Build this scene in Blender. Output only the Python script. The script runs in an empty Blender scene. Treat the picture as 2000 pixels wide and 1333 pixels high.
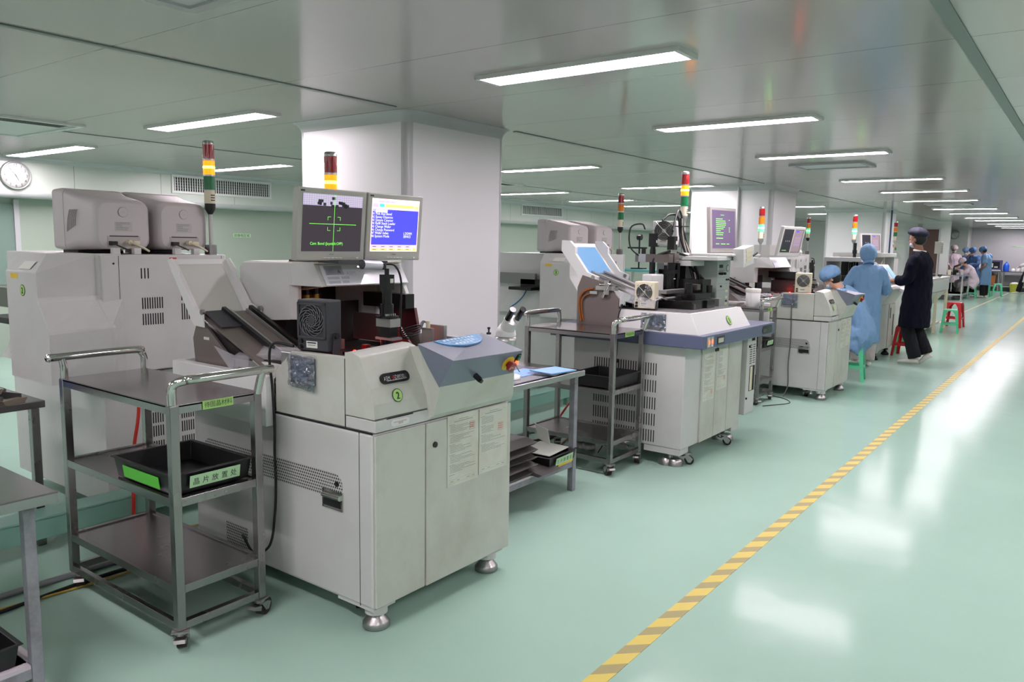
import bpy, math, random
import numpy as np
from mathutils import Vector, Matrix, Euler, noise

sc = bpy.context.scene
COL = sc.collection
PI = math.pi
def R(d): return math.radians(d)

# ------------------------------------------------------------------ camera, world, exposure, render look
CAM_YAW, CAM_PITCH, CAM_ROLL, CAM_F, CAM_H = R(36.7765), R(7.0804), R(0.9519), 1519.3, 1.5
def setup_camera():
    cy, sy, cp, sp = math.cos(CAM_YAW), math.sin(CAM_YAW), math.cos(CAM_PITCH), math.sin(CAM_PITCH)
    f = Vector((-sy*cp, cy*cp, -sp)); r = Vector((cy, sy, 0)); u = r.cross(f)
    r2 = r*math.cos(CAM_ROLL) + u*math.sin(CAM_ROLL); u2 = u*math.cos(CAM_ROLL) - r*math.sin(CAM_ROLL)
    cam = bpy.data.cameras.new('camera'); o = bpy.data.objects.new('camera', cam); COL.objects.link(o)
    m = Matrix((r2, u2, -f)).transposed().to_4x4(); m.translation = (0, 0, CAM_H); o.matrix_world = m
    cam.sensor_fit = 'HORIZONTAL'; cam.sensor_width = 36; cam.lens = CAM_F/2000*36
    cam.clip_start = .05; cam.clip_end = 200; sc.camera = o
setup_camera()
w = bpy.data.worlds.new('world'); sc.world = w; w.use_nodes = True
w.node_tree.nodes['Background'].inputs[0].default_value = (.8, .9, .85, 1); w.node_tree.nodes['Background'].inputs[1].default_value = .1
vs = sc.view_settings; vs.view_transform = 'Standard'; vs.look = 'None'; vs.gamma = 1; vs.use_curve_mapping = False
vs.exposure = 0.0
LAMP = 55.0
cy_ = sc.cycles
cy_.use_denoising = True; cy_.denoiser = 'OPENIMAGEDENOISE'
cy_.max_bounces = 8; cy_.diffuse_bounces = 4; cy_.glossy_bounces = 4; cy_.transmission_bounces = 4; cy_.transparent_max_bounces = 8
cy_.sample_clamp_indirect = 4; cy_.caustics_reflective = False; cy_.caustics_refractive = False
cy_.use_light_tree = True
try: cy_.use_adaptive_sampling = True; cy_.adaptive_threshold = .02
except Exception: pass

# ------------------------------------------------------------------ materials
def lin(c):
    return tuple(((x/255)/12.92 if x/255 <= .04045 else ((x/255+.055)/1.055)**2.4) for x in c)
MATS = {}
def mat(name, rgb, rough=.5, metal=0, spec=.5, bump=0, bscale=200, dirt=0, dscale=3, dirtcol=None, emit=None, estr=0, alpha=1, coat=0, coatr=.05, trans=0, stretch=None, rvar=0, bdist=.01):
    if name in MATS: return MATS[name]
    m = bpy.data.materials.new(name); m.use_nodes = True; nt = m.node_tree; N = nt.nodes; L = nt.links
    b = N['Principled BSDF']; b.inputs['Base Color'].default_value = (*lin(rgb), 1)
    b.inputs['Roughness'].default_value = rough; b.inputs['Metallic'].default_value = metal
    b.inputs['Specular IOR Level'].default_value = spec
    if coat: b.inputs['Coat Weight'].default_value = coat; b.inputs['Coat Roughness'].default_value = coatr
    if trans: b.inputs['Transmission Weight'].default_value = trans
    if alpha < 1: b.inputs['Alpha'].default_value = alpha
    if emit: b.inputs['Emission Color'].default_value = (*lin(emit), 1); b.inputs['Emission Strength'].default_value = estr
    tc = None
    def coords():
        nonlocal tc
        if tc is None:
            t = N.new('ShaderNodeTexCoord'); mp = N.new('ShaderNodeMapping'); L.new(t.outputs['Object'], mp.inputs[0])
            if stretch: mp.inputs['Scale'].default_value = stretch
            tc = mp.outputs[0]
        return tc
    if dirt:
        n = N.new('ShaderNodeTexNoise'); n.inputs['Scale'].default_value = dscale; n.inputs['Detail'].default_value = 6; n.inputs['Roughness'].default_value = .65
        L.new(coords(), n.inputs['Vector'])
        r = N.new('ShaderNodeValToRGB'); r.color_ramp.elements[0].position = .42; r.color_ramp.elements[1].position = .75
        d = lin(dirtcol) if dirtcol else tuple(x*.6 for x in lin(rgb))
        r.color_ramp.elements[0].color = (*lin(rgb), 1)
        r.color_ramp.elements[1].color = (*[a*(1-dirt)+bb*dirt for a, bb in zip(lin(rgb), d)], 1)
        L.new(n.outputs['Fac'], r.inputs[0]); L.new(r.outputs[0], b.inputs['Base Color'])
    if rvar:
        n = N.new('ShaderNodeTexNoise'); n.inputs['Scale'].default_value = dscale*2; n.inputs['Detail'].default_value = 5; L.new(coords(), n.inputs['Vector'])
        mr = N.new('ShaderNodeMapRange'); mr.inputs['To Min'].default_value = max(.02, rough-rvar); mr.inputs['To Max'].default_value = rough+rvar
        L.new(n.outputs['Fac'], mr.inputs[0]); L.new(mr.outputs[0], b.inputs['Roughness'])
    if bump:
        n = N.new('ShaderNodeTexNoise'); n.inputs['Scale'].default_value = bscale; n.inputs['Detail'].default_value = 3; L.new(coords(), n.inputs['Vector'])
        bp = N.new('ShaderNodeBump'); bp.inputs['Strength'].default_value = bump; bp.inputs['Distance'].default_value = bdist
        L.new(n.outputs['Fac'], bp.inputs['Height']); L.new(bp.outputs[0], b.inputs['Normal'])
    MATS[name] = m; return m

paint   = mat('machine_paint', (205, 205, 203), .42, bump=.03, bscale=700, dirt=.25, dscale=2.2, dirtcol=(165, 155, 135))
paint2  = mat('cream_panel_paint', (198, 200, 192), .45, bump=.03, bscale=700, dirt=.4, dscale=3, dirtcol=(150, 138, 112))
white   = mat('white_paint', (226, 226, 224), .4)
slate   = mat('slate_blue_plastic', (112, 118, 134), .38, bump=.08, bscale=900)
ledge_m = mat('blue_grey_ledge', (90, 97, 124), .42, bump=.04, bscale=900)
steel   = mat('stainless_steel', (158, 153, 154), .27, metal=1, bump=.01, bscale=9, rvar=.02, dscale=3)
tabletop_m = mat('tabletop_steel', (168, 162, 165), .2, metal=1, bump=.01, bscale=6, rvar=.02, dscale=3)
chrome  = mat('chrome', (215, 212, 210), .08, metal=1)
legpaint = mat('chipped_grey_paint', (138, 138, 146), .5, dirt=.8, dscale=14, dirtcol=(95, 92, 92))
loadermetal = mat('brushed_brown_steel', (128, 118, 114), .4, metal=.5, bump=.05, bscale=60)
castm   = mat('cast_metal', (178, 175, 175), .35, metal=1, bump=.1, bscale=80)
alu     = mat('aluminium', (190, 190, 188), .35, metal=.9)
black   = mat('black_plastic', (24, 24, 26), .4)
blacks  = mat('black_satin', (16, 16, 18), .25)
darkgrey = mat('dark_grey_plastic', (58, 58, 64), .5)
dark    = mat('dark_opening', (10, 9, 9), .8)
rubber  = mat('black_rubber', (22, 22, 22), .6)
ruby    = mat('maroon_caster_wheel', (50, 26, 30), .45)
beige   = mat('crt_beige', (196, 189, 190), .5, bump=.03, bscale=600)
lcdgrey = mat('monitor_grey', (168, 167, 160), .4)
lcdwhite = mat('monitor_white', (215, 214, 210), .4)
paper   = mat('paper', (222, 226, 216), .6)
paper2  = mat('aged_paper', (214, 217, 206), .6, dirt=.35, dscale=8, dirtcol=(175, 160, 125))
ink     = mat('ink', (50, 52, 60), .7)
greyink = mat('grey_ink', (128, 134, 132), .7)
redink  = mat('red_ink', (190, 90, 85), .7)
glabel  = mat('green_label', (168, 212, 120), .5)
glabel2 = mat('pale_green_label', (178, 216, 170), .5)
brightgreen = mat('bright_green_card', (88, 190, 60), .5)
yellow  = mat('yellow_sticker', (225, 190, 50), .5)
redst   = mat('red_sticker', (205, 60, 40), .5)
cream   = mat('cream_plastic', (226, 216, 190), .45)
ductgreen = mat('duct_green_paint', (128, 172, 158), .4, dirt=.2, dscale=3)
clear   = mat('clear_acrylic', (225, 225, 230), .12, alpha=.3)
lidfilm = mat('frosted_lid', (214, 214, 208), .35, alpha=.72)
bluefilm = mat('blue_lid_film', (110, 168, 214), .3, alpha=.9)
bag     = mat('crinkled_film', (140, 146, 158), .12, metal=.45, bump=1.0, bscale=30)
bluecloth = mat('blue_cloth', (128, 144, 180), .7, bump=.3, bscale=40)
bluefilm2 = mat('wrinkled_blue_film', (90, 160, 215), .15, bump=.8, bscale=60)
wire_b  = mat('black_cable', (18, 18, 20), .45)
wire_w  = mat('white_cable', (196, 186, 172), .5)
wire_beige = mat('beige_cable', (186, 160, 128), .5)
wire_blue = mat('blue_tube', (40, 80, 190), .35)
wire_red = mat('red_tube', (196, 40, 32), .35)
wire_y  = mat('yellow_cable', (190, 160, 70), .5)
amberwire = mat('amber_tube', (150, 84, 30), .3)
gold    = mat('brass', (190, 150, 80), .3, metal=1)
redlens = mat('red_lens', (150, 12, 18), .2, coat=.5)
amberlens = mat('amber_lens', (224, 130, 12), .2, coat=.5)
greenlens = mat('green_lens', (10, 110, 62), .2, coat=.5)
amber_on = mat('amber_lens_lit', (255, 150, 20), .3, emit=(255, 118, 8), estr=2.4)
amber_core = mat('amber_lamp_core', (255, 220, 120), .3, emit=(255, 200, 70), estr=8)
green_core = mat('green_lamp_core', (220, 255, 230), .3, emit=(190, 255, 205), estr=4)
green_on = mat('green_lens_lit', (120, 255, 170), .3, emit=(60, 255, 110), estr=1.8)
redled  = mat('red_led', (255, 40, 20), .3, emit=(255, 30, 12), estr=9)
redled2 = mat('dim_red_led', (120, 20, 16), .3, emit=(255, 24, 12), estr=1.2)
orangeled = mat('orange_led', (255, 110, 50), .3, emit=(255, 70, 30), estr=5)
lampglow = mat('lamp_diffuser', (255, 255, 255), .4, emit=(255, 241, 250), estr=LAMP)
downglow = mat('task_lamp_glow', (255, 255, 255), .4, emit=(255, 255, 255), estr=18)
scr_dark = mat('screen_dark', (44, 36, 44), .3, emit=(70, 60, 70), estr=.55)
scr_blue = mat('screen_blue', (40, 40, 200), .3, emit=(84, 84, 250), estr=1.0)
scr_pink = mat('screen_pink', (240, 205, 205), .3, emit=(250, 214, 214), estr=1.0)
scr_white = mat('screen_white', (255, 255, 255), .3, emit=(255, 250, 250), estr=1.1)
scr_green = mat('screen_green', (120, 240, 90), .3, emit=(130, 240, 90), estr=1.1)
scr_cyan = mat('screen_cyan', (70, 200, 200), .3, emit=(90, 215, 210), estr=1.0)
scr_lav = mat('screen_lavender', (200, 180, 235), .3, emit=(205, 185, 240), estr=1.0)
scr_grey = mat('screen_grey', (150, 145, 155), .3, emit=(170, 164, 176), estr=.9)
scr_yel = mat('screen_yellow', (240, 220, 120), .3, emit=(240, 222, 120), estr=1.0)
scr_purple = mat('screen_purple', (84, 70, 96), .3, emit=(96, 78, 110), estr=.8)
greenplastic = mat('green_stool_plastic', (88, 200, 150), .35, coat=.3)
redplastic = mat('red_stool_plastic', (196, 30, 42), .35, coat=.3)
skin = mat('skin', (196, 148, 122), .5)
skin2 = mat('tanned_skin', (168, 120, 96), .5)
hair = mat('black_hair', (18, 15, 14), .45)
gown = mat('blue_gown', (116, 152, 190), .8, bump=1.0, bscale=7, bdist=.06, stretch=(1, 1, .55))
gownd = mat('deeper_blue_gown', (80, 118, 168), .8, bump=1.0, bscale=7, bdist=.06, stretch=(1, 1, .55))
navy = mat('navy_coat', (9, 12, 28), .9, spec=.2, bump=.4, bscale=10)
navycap = mat('navy_cap', (20, 24, 46), .75, bump=.4, bscale=14)
pinkwhite = mat('pale_pink_coat', (226, 208, 218), .8, bump=.4, bscale=10)
khaki = mat('khaki_trousers', (178, 172, 166), .8, bump=.4, bscale=12)
blacktr = mat('black_trousers', (9, 9, 12), .9, bump=.3, bscale=12)
shoe = mat('white_canvas_shoe', (226, 222, 214), .6)
maskm = mat('face_mask', (214, 226, 236), .7)
wood_dark = mat('brown_door', (78, 48, 44), .5)
cardboard = mat('cardboard', (166, 104, 54), .7)

def perf_mat(name, base, holes, pitch, r):
    m = bpy.data.materials.new(name); m.use_nodes = True; nt = m.node_tree; N = nt.nodes; L = nt.links; b = N['Principled BSDF']
    b.inputs['Roughness'].default_value = .5
    t = N.new('ShaderNodeTexCoord'); s = N.new('ShaderNodeSeparateXYZ'); L.new(t.outputs['Object'], s.inputs[0])
    def mth(op, a, b_=None, c=None):
        n = N.new('ShaderNodeMath'); n.operation = op
        for i, v in enumerate((a, b_, c)):
            if v is None: continue
            if isinstance(v, (int, float)): n.inputs[i].default_value = v
            else: L.new(v, n.inputs[i])
        return n.outputs[0]
    xx = mth('ADD', s.outputs[0], s.outputs[1]); row = mth('FLOOR', mth('DIVIDE', s.outputs[2], pitch))
    off = mth('MULTIPLY', mth('MODULO', mth('ABSOLUTE', row), 2), .5)
    fx = mth('SUBTRACT', mth('FRACT', mth('ADD', mth('ADD', mth('DIVIDE', xx, pitch), off), 100)), .5)
    fz = mth('SUBTRACT', mth('FRACT', mth('ADD', mth('DIVIDE', s.outputs[2], pitch), 100)), .5)
    d = mth('SQRT', mth('ADD', mth('MULTIPLY', fx, fx), mth('MULTIPLY', fz, fz)))
    k = mth('LESS_THAN', d, r)
    mx = N.new('ShaderNodeMix'); mx.data_type = 'RGBA'; L.new(k, mx.inputs[0])
    mx.inputs[6].default_value = (*lin(base), 1); mx.inputs[7].default_value = (*lin(holes), 1)
    L.new(mx.outputs[2], b.inputs['Base Color']); MATS[name] = m; return m
perf = perf_mat('perforated_sheet', (190, 188, 186), (12, 12, 12), .0125, .30)
perf_fine = perf_mat('fine_perforation', (182, 176, 170), (90, 84, 80), .006, .3)

# ------------------------------------------------------------------ mesh builder
TMP = bpy.data.scenes.new('workshop')
def evaluated_mesh(o):
    """mesh of o with its modifiers applied, worked out in a scene of its own"""
    with bpy.context.temp_override(scene=TMP, view_layer=TMP.view_layers[0]):
        dg = bpy.context.evaluated_depsgraph_get(); dg.update()
        return bpy.data.meshes.new_from_object(o.evaluated_get(dg))
_textcache = {}
def text_geo(s):
    if s in _textcache: return _textcache[s]
    c = bpy.data.curves.new('t', 'FONT'); c.body = s; c.size = 1; c.align_x = 'LEFT'; c.resolution_u = 2
    o = bpy.data.objects.new('t', c); TMP.collection.objects.link(o)
    me = evaluated_mesh(o)
    v = [tuple(p.co) for p in me.vertices]; f = [tuple(p.vertices) for p in me.polygons]
    bpy.data.objects.remove(o); bpy.data.curves.remove(c); bpy.data.meshes.remove(me)
    wd = max([p[0] for p in v], default=0)
    _textcache[s] = (v, f, wd); return _textcache[s]

def frame_from(d):
    d = Vector(d).normalized(); a = Vector((0, 0, 1)) if abs(d.z) < .9 else Vector((1, 0, 0))
    u = d.cross(a).normalized(); v = d.cross(u).normalized(); return u, v
def catmull(P, k=6):
    P = [Vector(p) for p in P]
    if len(P) < 3: return P
    out = []; Q = [2*P[0]-P[1]] + P + [2*P[-1]-P[-2]]
    for i in range(1, len(Q)-2):
        a, b, c, d = Q[i-1:i+3]
        for j in range(k):
            t = j/k
            out.append(.5*((2*b)+(c-a)*t+(2*a-5*b+4*c-d)*t*t+(3*b-a-3*c+d)*t**3))
    out.append(P[-1]); return out

class MB:
    def __init__(s): s.v = []; s.f = []; s.m = []; s.sm = []
    def add(s, vs, fs, mi=0, smooth=False, M=None):
        o = len(s.v)
        s.v += [tuple(M @ Vector(p)) if M is not None else tuple(p) for p in vs]
        for f in fs: s.f.append(tuple(i+o for i in f)); s.m.append(mi); s.sm.append(smooth)
        return s
    def box(s, x0, x1, y0, y1, z0, z1, mi=0, M=None):
        v = [(x0,y0,z0),(x1,y0,z0),(x1,y1,z0),(x0,y1,z0),(x0,y0,z1),(x1,y0,z1),(x1,y1,z1),(x0,y1,z1)]
        return s.add(v, [(0,3,2,1),(4,5,6,7),(0,1,5,4),(1,2,6,5),(2,3,7,6),(3,0,4,7)], mi, False, M)
    def loft(s, loops, mi=0, cap=True, smooth=False, M=None):
        n = len(loops[0]); v = [p for l in loops for p in l]; f = []
        for a in range(len(loops)-1):
            for i in range(n): f.append((a*n+i, a*n+(i+1) % n, (a+1)*n+(i+1) % n, (a+1)*n+i))
        s.add(v, f, mi, smooth, M)
        if cap: s.add(loops[0], [tuple(range(n-1, -1, -1))], mi, False, M); s.add(loops[-1], [tuple(range(n))], mi, False, M)
        return s
    def prism(s, pts, axis, a0, a1, mi=0, M=None):
        def P(p, a):
            return {'x': (a, p[0], p[1]), 'y': (p[0], a, p[1]), 'z': (p[0], p[1], a)}[axis]
        n = len(pts); A = [P(p, a0) for p in pts]; B = [P(p, a1) for p in pts]
        f = [tuple(range(n-1, -1, -1)), tuple(range(n, 2*n))] + [(i, (i+1) % n, n+(i+1) % n, n+i) for i in range(n)]
        return s.add(A+B, f, mi, False, M)
    def cyl(s, p0, p1, r0, r1=None, n=16, mi=0, smooth=True, cap=True):
        r1 = r0 if r1 is None else r1; p0 = Vector(p0); p1 = Vector(p1); u, v = frame_from(p1-p0)
        l0 = [p0+(u*math.cos(2*PI*i/n)+v*math.sin(2*PI*i/n))*r0 for i in range(n)]
        l1 = [p1+(u*math.cos(2*PI*i/n)+v*math.sin(2*PI*i/n))*r1 for i in range(n)]
        return s.loft([l0, l1], mi, cap, smooth)
    def tube(s, path, r, n=8, mi=0, curve=True, k=6, radii=None):
        P = catmull(path, k) if curve else [Vector(p) for p in path]
        if radii is not None:
            src = radii; m = len(src)-1
            rr = []
            for i in range(len(P)):
                t = i/(len(P)-1)*m; j = min(int(t), m-1); rr.append(src[j]+(src[j+1]-src[j])*(t-j))
        else: rr = [r]*len(P)
        loops = []; prev = None
        for i, p in enumerate(P):
            d = (P[min(i+1, len(P)-1)]-P[max(i-1, 0)])
            if d.length < 1e-9: d = Vector((0, 0, 1))
            d.normalize()
            if prev is None: u, v = frame_from(d)
            else:
                u = prev - d*prev.dot(d)
                u = u.normalized() if u.length > 1e-6 else frame_from(d)[0]
                v = d.cross(u)
            prev = u
            loops.append([p+(u*math.cos(2*PI*a/n)+v*math.sin(2*PI*a/n))*rr[i] for a in range(n)])
        return s.loft(loops, mi, True, True)
    def lathe(s, prof, c=(0, 0, 0), n=24, mi=0, M=None, smooth=True):
        loops = [[(c[0]+r*math.cos(2*PI*i/n), c[1]+r*math.sin(2*PI*i/n), c[2]+z) for i in range(n)] for r, z in prof]
        return s.loft(loops, mi, True, smooth, M)
    def sph(s, c, rx, ry=None, rz=None, n=16, mi=0, M=None):
        ry = rx if ry is None else ry; rz = rx if rz is None else rz; m = max(6, n//2); v = []; f = []
        for j in range(1, m):
            t = PI*j/m
            for i in range(n):
                a = 2*PI*i/n; v.append((c[0]+rx*math.sin(t)*math.cos(a), c[1]+ry*math.sin(t)*math.sin(a), c[2]+rz*math.cos(t)))
        v += [(c[0], c[1], c[2]+rz), (c[0], c[1], c[2]-rz)]; T = len(v)-2; B = len(v)-1
        for j in range(m-2):
            for i in range(n): f.append((j*n+i, (j+1)*n+i, (j+1)*n+(i+1) % n, j*n+(i+1) % n))
        for i in range(n): f.append((T, i, (i+1) % n)); f.append((B, (m-2)*n+(i+1) % n, (m-2)*n+i))
        return s.add(v, f, mi, True, M)
    def quad(s, a, b, c, d, mi=0): return s.add([a, b, c, d], [(0, 1, 2, 3)], mi)
    def plate(s, pts, nrm, t, mi=0):
        """flat polygon given thickness t along nrm"""
        nrm = Vector(nrm).normalized()*t; A = [Vector(p) for p in pts]; return s.loft([A, [p+nrm for p in A]], mi)
    def text(s, body, o, u, v, size, mi=0, align='l', sx=1.0, lift=.0006):
        vs_, fs, wd = text_geo(body); u = Vector(u).normalized(); v = Vector(v).normalized(); n = u.cross(v); o = Vector(o)+n*lift
        off = {'l': 0, 'c': -wd/2, 'r': -wd}[align]
        return s.add([o+u*((p[0]+off)*size*sx)+v*(p[1]*size) for p in vs_], fs, mi)
    def disc(s, c, u, v, r, n=24, mi=0, ry=None, t=.001):
        u = Vector(u).normalized(); v = Vector(v).normalized(); nn = u.cross(v)*t; c = Vector(c); ry = r if ry is None else ry
        l = [c+u*(math.cos(2*PI*i/n)*r)+v*(math.sin(2*PI*i/n)*ry) for i in range(n)]
        return s.loft([l, [p+nn for p in l]], mi)
    def build(s, name, mats, parent=None, bevel=0, seg=2, label=None, fix=True):
        me = bpy.data.meshes.new(name); me.from_pydata([tuple(p) for p in s.v], [], s.f)
        if not isinstance(mats, (list, tuple)): mats = [mats]
        for m in mats: me.materials.append(m)
        me.polygons.foreach_set('material_index', s.m); me.polygons.foreach_set('use_smooth', s.sm)
        if fix:
            import bmesh
            bm = bmesh.new(); bm.from_mesh(me); bmesh.ops.recalc_face_normals(bm, faces=bm.faces); bm.to_mesh(me); bm.free()
        me.update()
        o = bpy.data.objects.new(name, me); COL.objects.link(o)
        if parent: o.parent = parent
        if bevel:
            b = o.modifiers.new('bevel', 'BEVEL'); b.width = bevel; b.segments = seg; b.limit_method = 'ANGLE'; b.angle_limit = R(30)
        if label: o['label'] = label
        return o

def thing(name, label, cat, loc=(0, 0, 0), rz=0, group=None):
    o = bpy.data.objects.new(name, None); COL.objects.link(o); o.location = loc; o.rotation_euler = (0, 0, rz)
    o.empty_display_size = .1
    o['label'] = label; o['category'] = cat
    if group: o['group'] = group
    return o
def tag(o, label, cat, group=None, kind=None):
    o['label'] = label; o['category'] = cat
    if group: o['group'] = group
    if kind: o['kind'] = kind
    return o
def struct(o, label=None):
    o['kind'] = 'structure'
    if label: o['label'] = label
    return o
def copy_tree(o, parent=None):
    c = o.copy(); COL.objects.link(c); c.parent = parent
    for ch in list(o.children): copy_tree(ch, c)
    return c
def dup(src, loc, rz=None, label=None, group=None):
    c = copy_tree(src); c.location = loc
    if rz is not None: c.rotation_euler = (0, 0, rz)
    if label: c['label'] = label
    if group: c['group'] = group
    return c

# ------------------------------------------------------------------ room shell
CEIL = 2.45
XL, XR, YB, YF = -10.5, 4.0, -4.0, 36.3
def floor_material():
    m = bpy.data.materials.new('epoxy_floor'); m.use_nodes = True; nt = m.node_tree; N = nt.nodes; L = nt.links; b = N['Principled BSDF']
    t = N.new('ShaderNodeTexCoord')
    n = N.new('ShaderNodeTexNoise'); n.inputs['Scale'].default_value = .8; n.inputs['Detail'].default_value = 8; n.inputs['Roughness'].default_value = .6; L.new(t.outputs['Object'], n.inputs['Vector'])
    r = N.new('ShaderNodeValToRGB'); r.color_ramp.elements[0].position = .3; r.color_ramp.elements[1].position = .75
    r.color_ramp.elements[0].color = (*lin((160, 192, 176)), 1); r.color_ramp.elements[1].color = (*lin((168, 200, 184)), 1)
    L.new(n.outputs['Fac'], r.inputs[0]); L.new(r.outputs[0], b.inputs['Base Color'])
    b.inputs['Roughness'].default_value = .12; b.inputs['Specular IOR Level'].default_value = .05
    n1 = N.new('ShaderNodeTexNoise'); n1.inputs['Scale'].default_value = 4.5; n1.inputs['Detail'].default_value = 1; L.new(t.outputs['Object'], n1.inputs['Vector'])
    n2 = N.new('ShaderNodeTexNoise'); n2.inputs['Scale'].default_value = 220; n2.inputs['Detail'].default_value = 2; L.new(t.outputs['Object'], n2.inputs['Vector'])
    b1 = N.new('ShaderNodeBump'); b1.inputs['Strength'].default_value = .25; b1.inputs['Distance'].default_value = .006; L.new(n1.outputs['Fac'], b1.inputs['Height'])
    b2 = N.new('ShaderNodeBump'); b2.inputs['Strength'].default_value = .06; b2.inputs['Distance'].default_value = .002; L.new(n2.outputs['Fac'], b2.inputs['Height']); L.new(b1.outputs[0], b2.inputs['Normal'])
    L.new(b2.outputs[0], b.inputs['Normal']); return m
def seam_material(name, rgb, rough, axes, coat=0, wob=.12, spec=.5):
    """painted sheet panels; axes = [(axis index, offset, pitch, width)] for the thin dark joints"""
    m = bpy.data.materials.new(name); m.use_nodes = True; nt = m.node_tree; N = nt.nodes; L = nt.links; b = N['Principled BSDF']
    t = N.new('ShaderNodeTexCoord'); s = N.new('ShaderNodeSeparateXYZ'); L.new(t.outputs['Object'], s.inputs[0])
    def mth(op, a, b_=None):
        n = N.new('ShaderNodeMath'); n.operation = op
        for i, v in enumerate((a, b_)):
            if v is None: continue
            if isinstance(v, (int, float)): n.inputs[i].default_value = v
            else: L.new(v, n.inputs[i])
        return n.outputs[0]
    acc = None
    for ax, off, pitch, wd in axes:
        k = mth('LESS_THAN', mth('FRACT', mth('ADD', mth('DIVIDE', mth('SUBTRACT', s.outputs[ax], off), pitch), 100.0+wd/pitch/2)), wd/pitch)
        acc = k if acc is None else mth('MAXIMUM', acc, k)
    n = N.new('ShaderNodeTexNoise'); n.inputs['Scale'].default_value = .7; n.inputs['Detail'].default_value = 4; L.new(t.outputs['Object'], n.inputs['Vector'])
    r = N.new('ShaderNodeValToRGB'); r.color_ramp.elements[0].color = (*[x*.95 for x in lin(rgb)], 1); r.color_ramp.elements[1].color = (*lin(rgb), 1); L.new(n.outputs['Fac'], r.inputs[0])
    mx = N.new('ShaderNodeMix'); mx.data_type = 'RGBA'
    if acc is not None: L.new(acc, mx.inputs[0])
    else: mx.inputs[0].default_value = 0
    L.new(r.outputs[0], mx.inputs[6]); mx.inputs[7].default_value = (*[x*.3 for x in lin(rgb)], 1); L.new(mx.outputs[2], b.inputs['Base Color'])
    b.inputs['Roughness'].default_value = rough; b.inputs['Specular IOR Level'].default_value = spec
    if coat: b.inputs['Coat Weight'].default_value = coat; b.inputs['Coat Roughness'].default_value = .06
    n1 = N.new('ShaderNodeTexNoise'); n1.inputs['Scale'].default_value = 1.6; n1.inputs['Detail'].default_value = 2; L.new(t.outputs['Object'], n1.inputs['Vector'])
    b1 = N.new('ShaderNodeBump'); b1.inputs['Strength'].default_value = wob; b1.inputs['Distance'].default_value = .01; L.new(n1.outputs['Fac'], b1.inputs['Height'])
    L.new(b1.outputs[0], b.inputs['Normal']); return m
floor_m = floor_material()
ceil_m = seam_material('ceiling_panels', (196, 188, 185), .15, [(1, 2.02, 1.035, .006)], coat=.0, wob=.10, spec=.6)
wall_m = seam_material('wall_panels', (200, 206, 198), .35, [(1, 4.7, 1.15, .006), (0, 0, 1.15, .004)], wob=.05)
wall_plain = seam_material('wall_plain', (222, 222, 220), .35, [], wob=.08)
pillar_m = seam_material('pillar_panels', (236, 235, 236), .4, [], wob=.15)
covem = mat('aluminium_cove', (186, 186, 188), .4, metal=.1)
trimgrey = mat('grey_trim', (120, 128, 124), .45, metal=.2)
tape_m = bpy.data.materials.new('hazard_tape'); tape_m.use_nodes = True
def _tape():
    nt = tape_m.node_tree; N = nt.nodes; L = nt.links; b = N['Principled BSDF']
    t = N.new('ShaderNodeTexCoord'); s = N.new('ShaderNodeSeparateXYZ'); L.new(t.outputs['Object'], s.inputs[0])
    def mth(op, a, b_=None):
        n = N.new('ShaderNodeMath'); n.operation = op
        for i, v in enumerate((a, b_)):
            if v is None: continue
            if isinstance(v, (int, float)): n.inputs[i].default_value = v
            else: L.new(v, n.inputs[i])
        return n.outputs[0]
    k = mth('LESS_THAN', mth('FRACT', mth('ADD', mth('DIVIDE', mth('SUBTRACT', s.outputs[1], mth('MULTIPLY', s.outputs[0], 1.0)), .177), 200)), .46)
    mx = N.new('ShaderNodeMix'); mx.data_type = 'RGBA'; L.new(k, mx.inputs[0])
    mx.inputs[6].default_value = (*lin((212, 192, 84)), 1); mx.inputs[7].default_value = (*lin((160, 148, 92)), 1)
    L.new(mx.outputs[2], b.inputs['Base Color']); b.inputs['Roughness'].default_value = .45
_tape()

struct(MB().box(-12, XR, YB, YF+.2, -.1, 0).build('floor', floor_m), 'glossy pale green epoxy floor')
struct(MB().box(-12, XR, YB, YF+.2, CEIL, CEIL+.1).build('ceiling', ceil_m), 'glossy grey white panel ceiling')
# hazard tape along the aisle, and its thin continuation at the far end
tag(MB().box(-1.305, -1.235, .9, 27.5, 0, .0015).build('floor_tape', tape_m), 'yellow and black striped safety tape running down the aisle floor', 'floor tape')
tag(MB().box(-2.62, -2.58, 17.6, 34.5, 0, .0015).build('floor_tape', mat('orange_tape', (188, 170, 134), .5)), 'thin plain orange floor line near the far workbench', 'floor tape')
tag(MB().box(-9.5, -5.1, 2.9, 2.95, 0, .0015).build('floor_tape', mat('plain_yellow_tape', (214, 190, 80), .5)), 'plain yellow floor line seen beneath the left steel table', 'floor tape')
# left wall with a soffit and round cove
o = MB().box(-11.0, -10.85, YB, 28.2, 0, CEIL).build('wall_left', mat('left_wall_green', (160, 172, 158), .4)); struct(o, 'pale green wall beyond the machines')
sf = MB(); sf.box(-10.85, XL, YB, 28.2, 2.03, CEIL)
so = struct(sf.build('wall_left_soffit', wall_m), 'white soffit along the left wall')
MB().prism([(XL+.0-.07+.07*math.cos(R(a)), 2.03+.07*math.sin(R(a))) for a in range(-180, 1, 15)], 'y', YB, 28.2).build('cove', covem, so)
MB().prism([(XL, CEIL), (XL+.06, CEIL), (XL+.03, CEIL-.02), (XL+.01, CEIL-.05), (XL, CEIL-.06)], 'y', YB, 28.2).build('cornice', covem, so)
tr = MB(); tr.box(-10.85, -10.8, 19.0, 19.06, 0, 2.03); struct(tr.build('trim_1', covem), 'vertical trim on the left wall')
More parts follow.
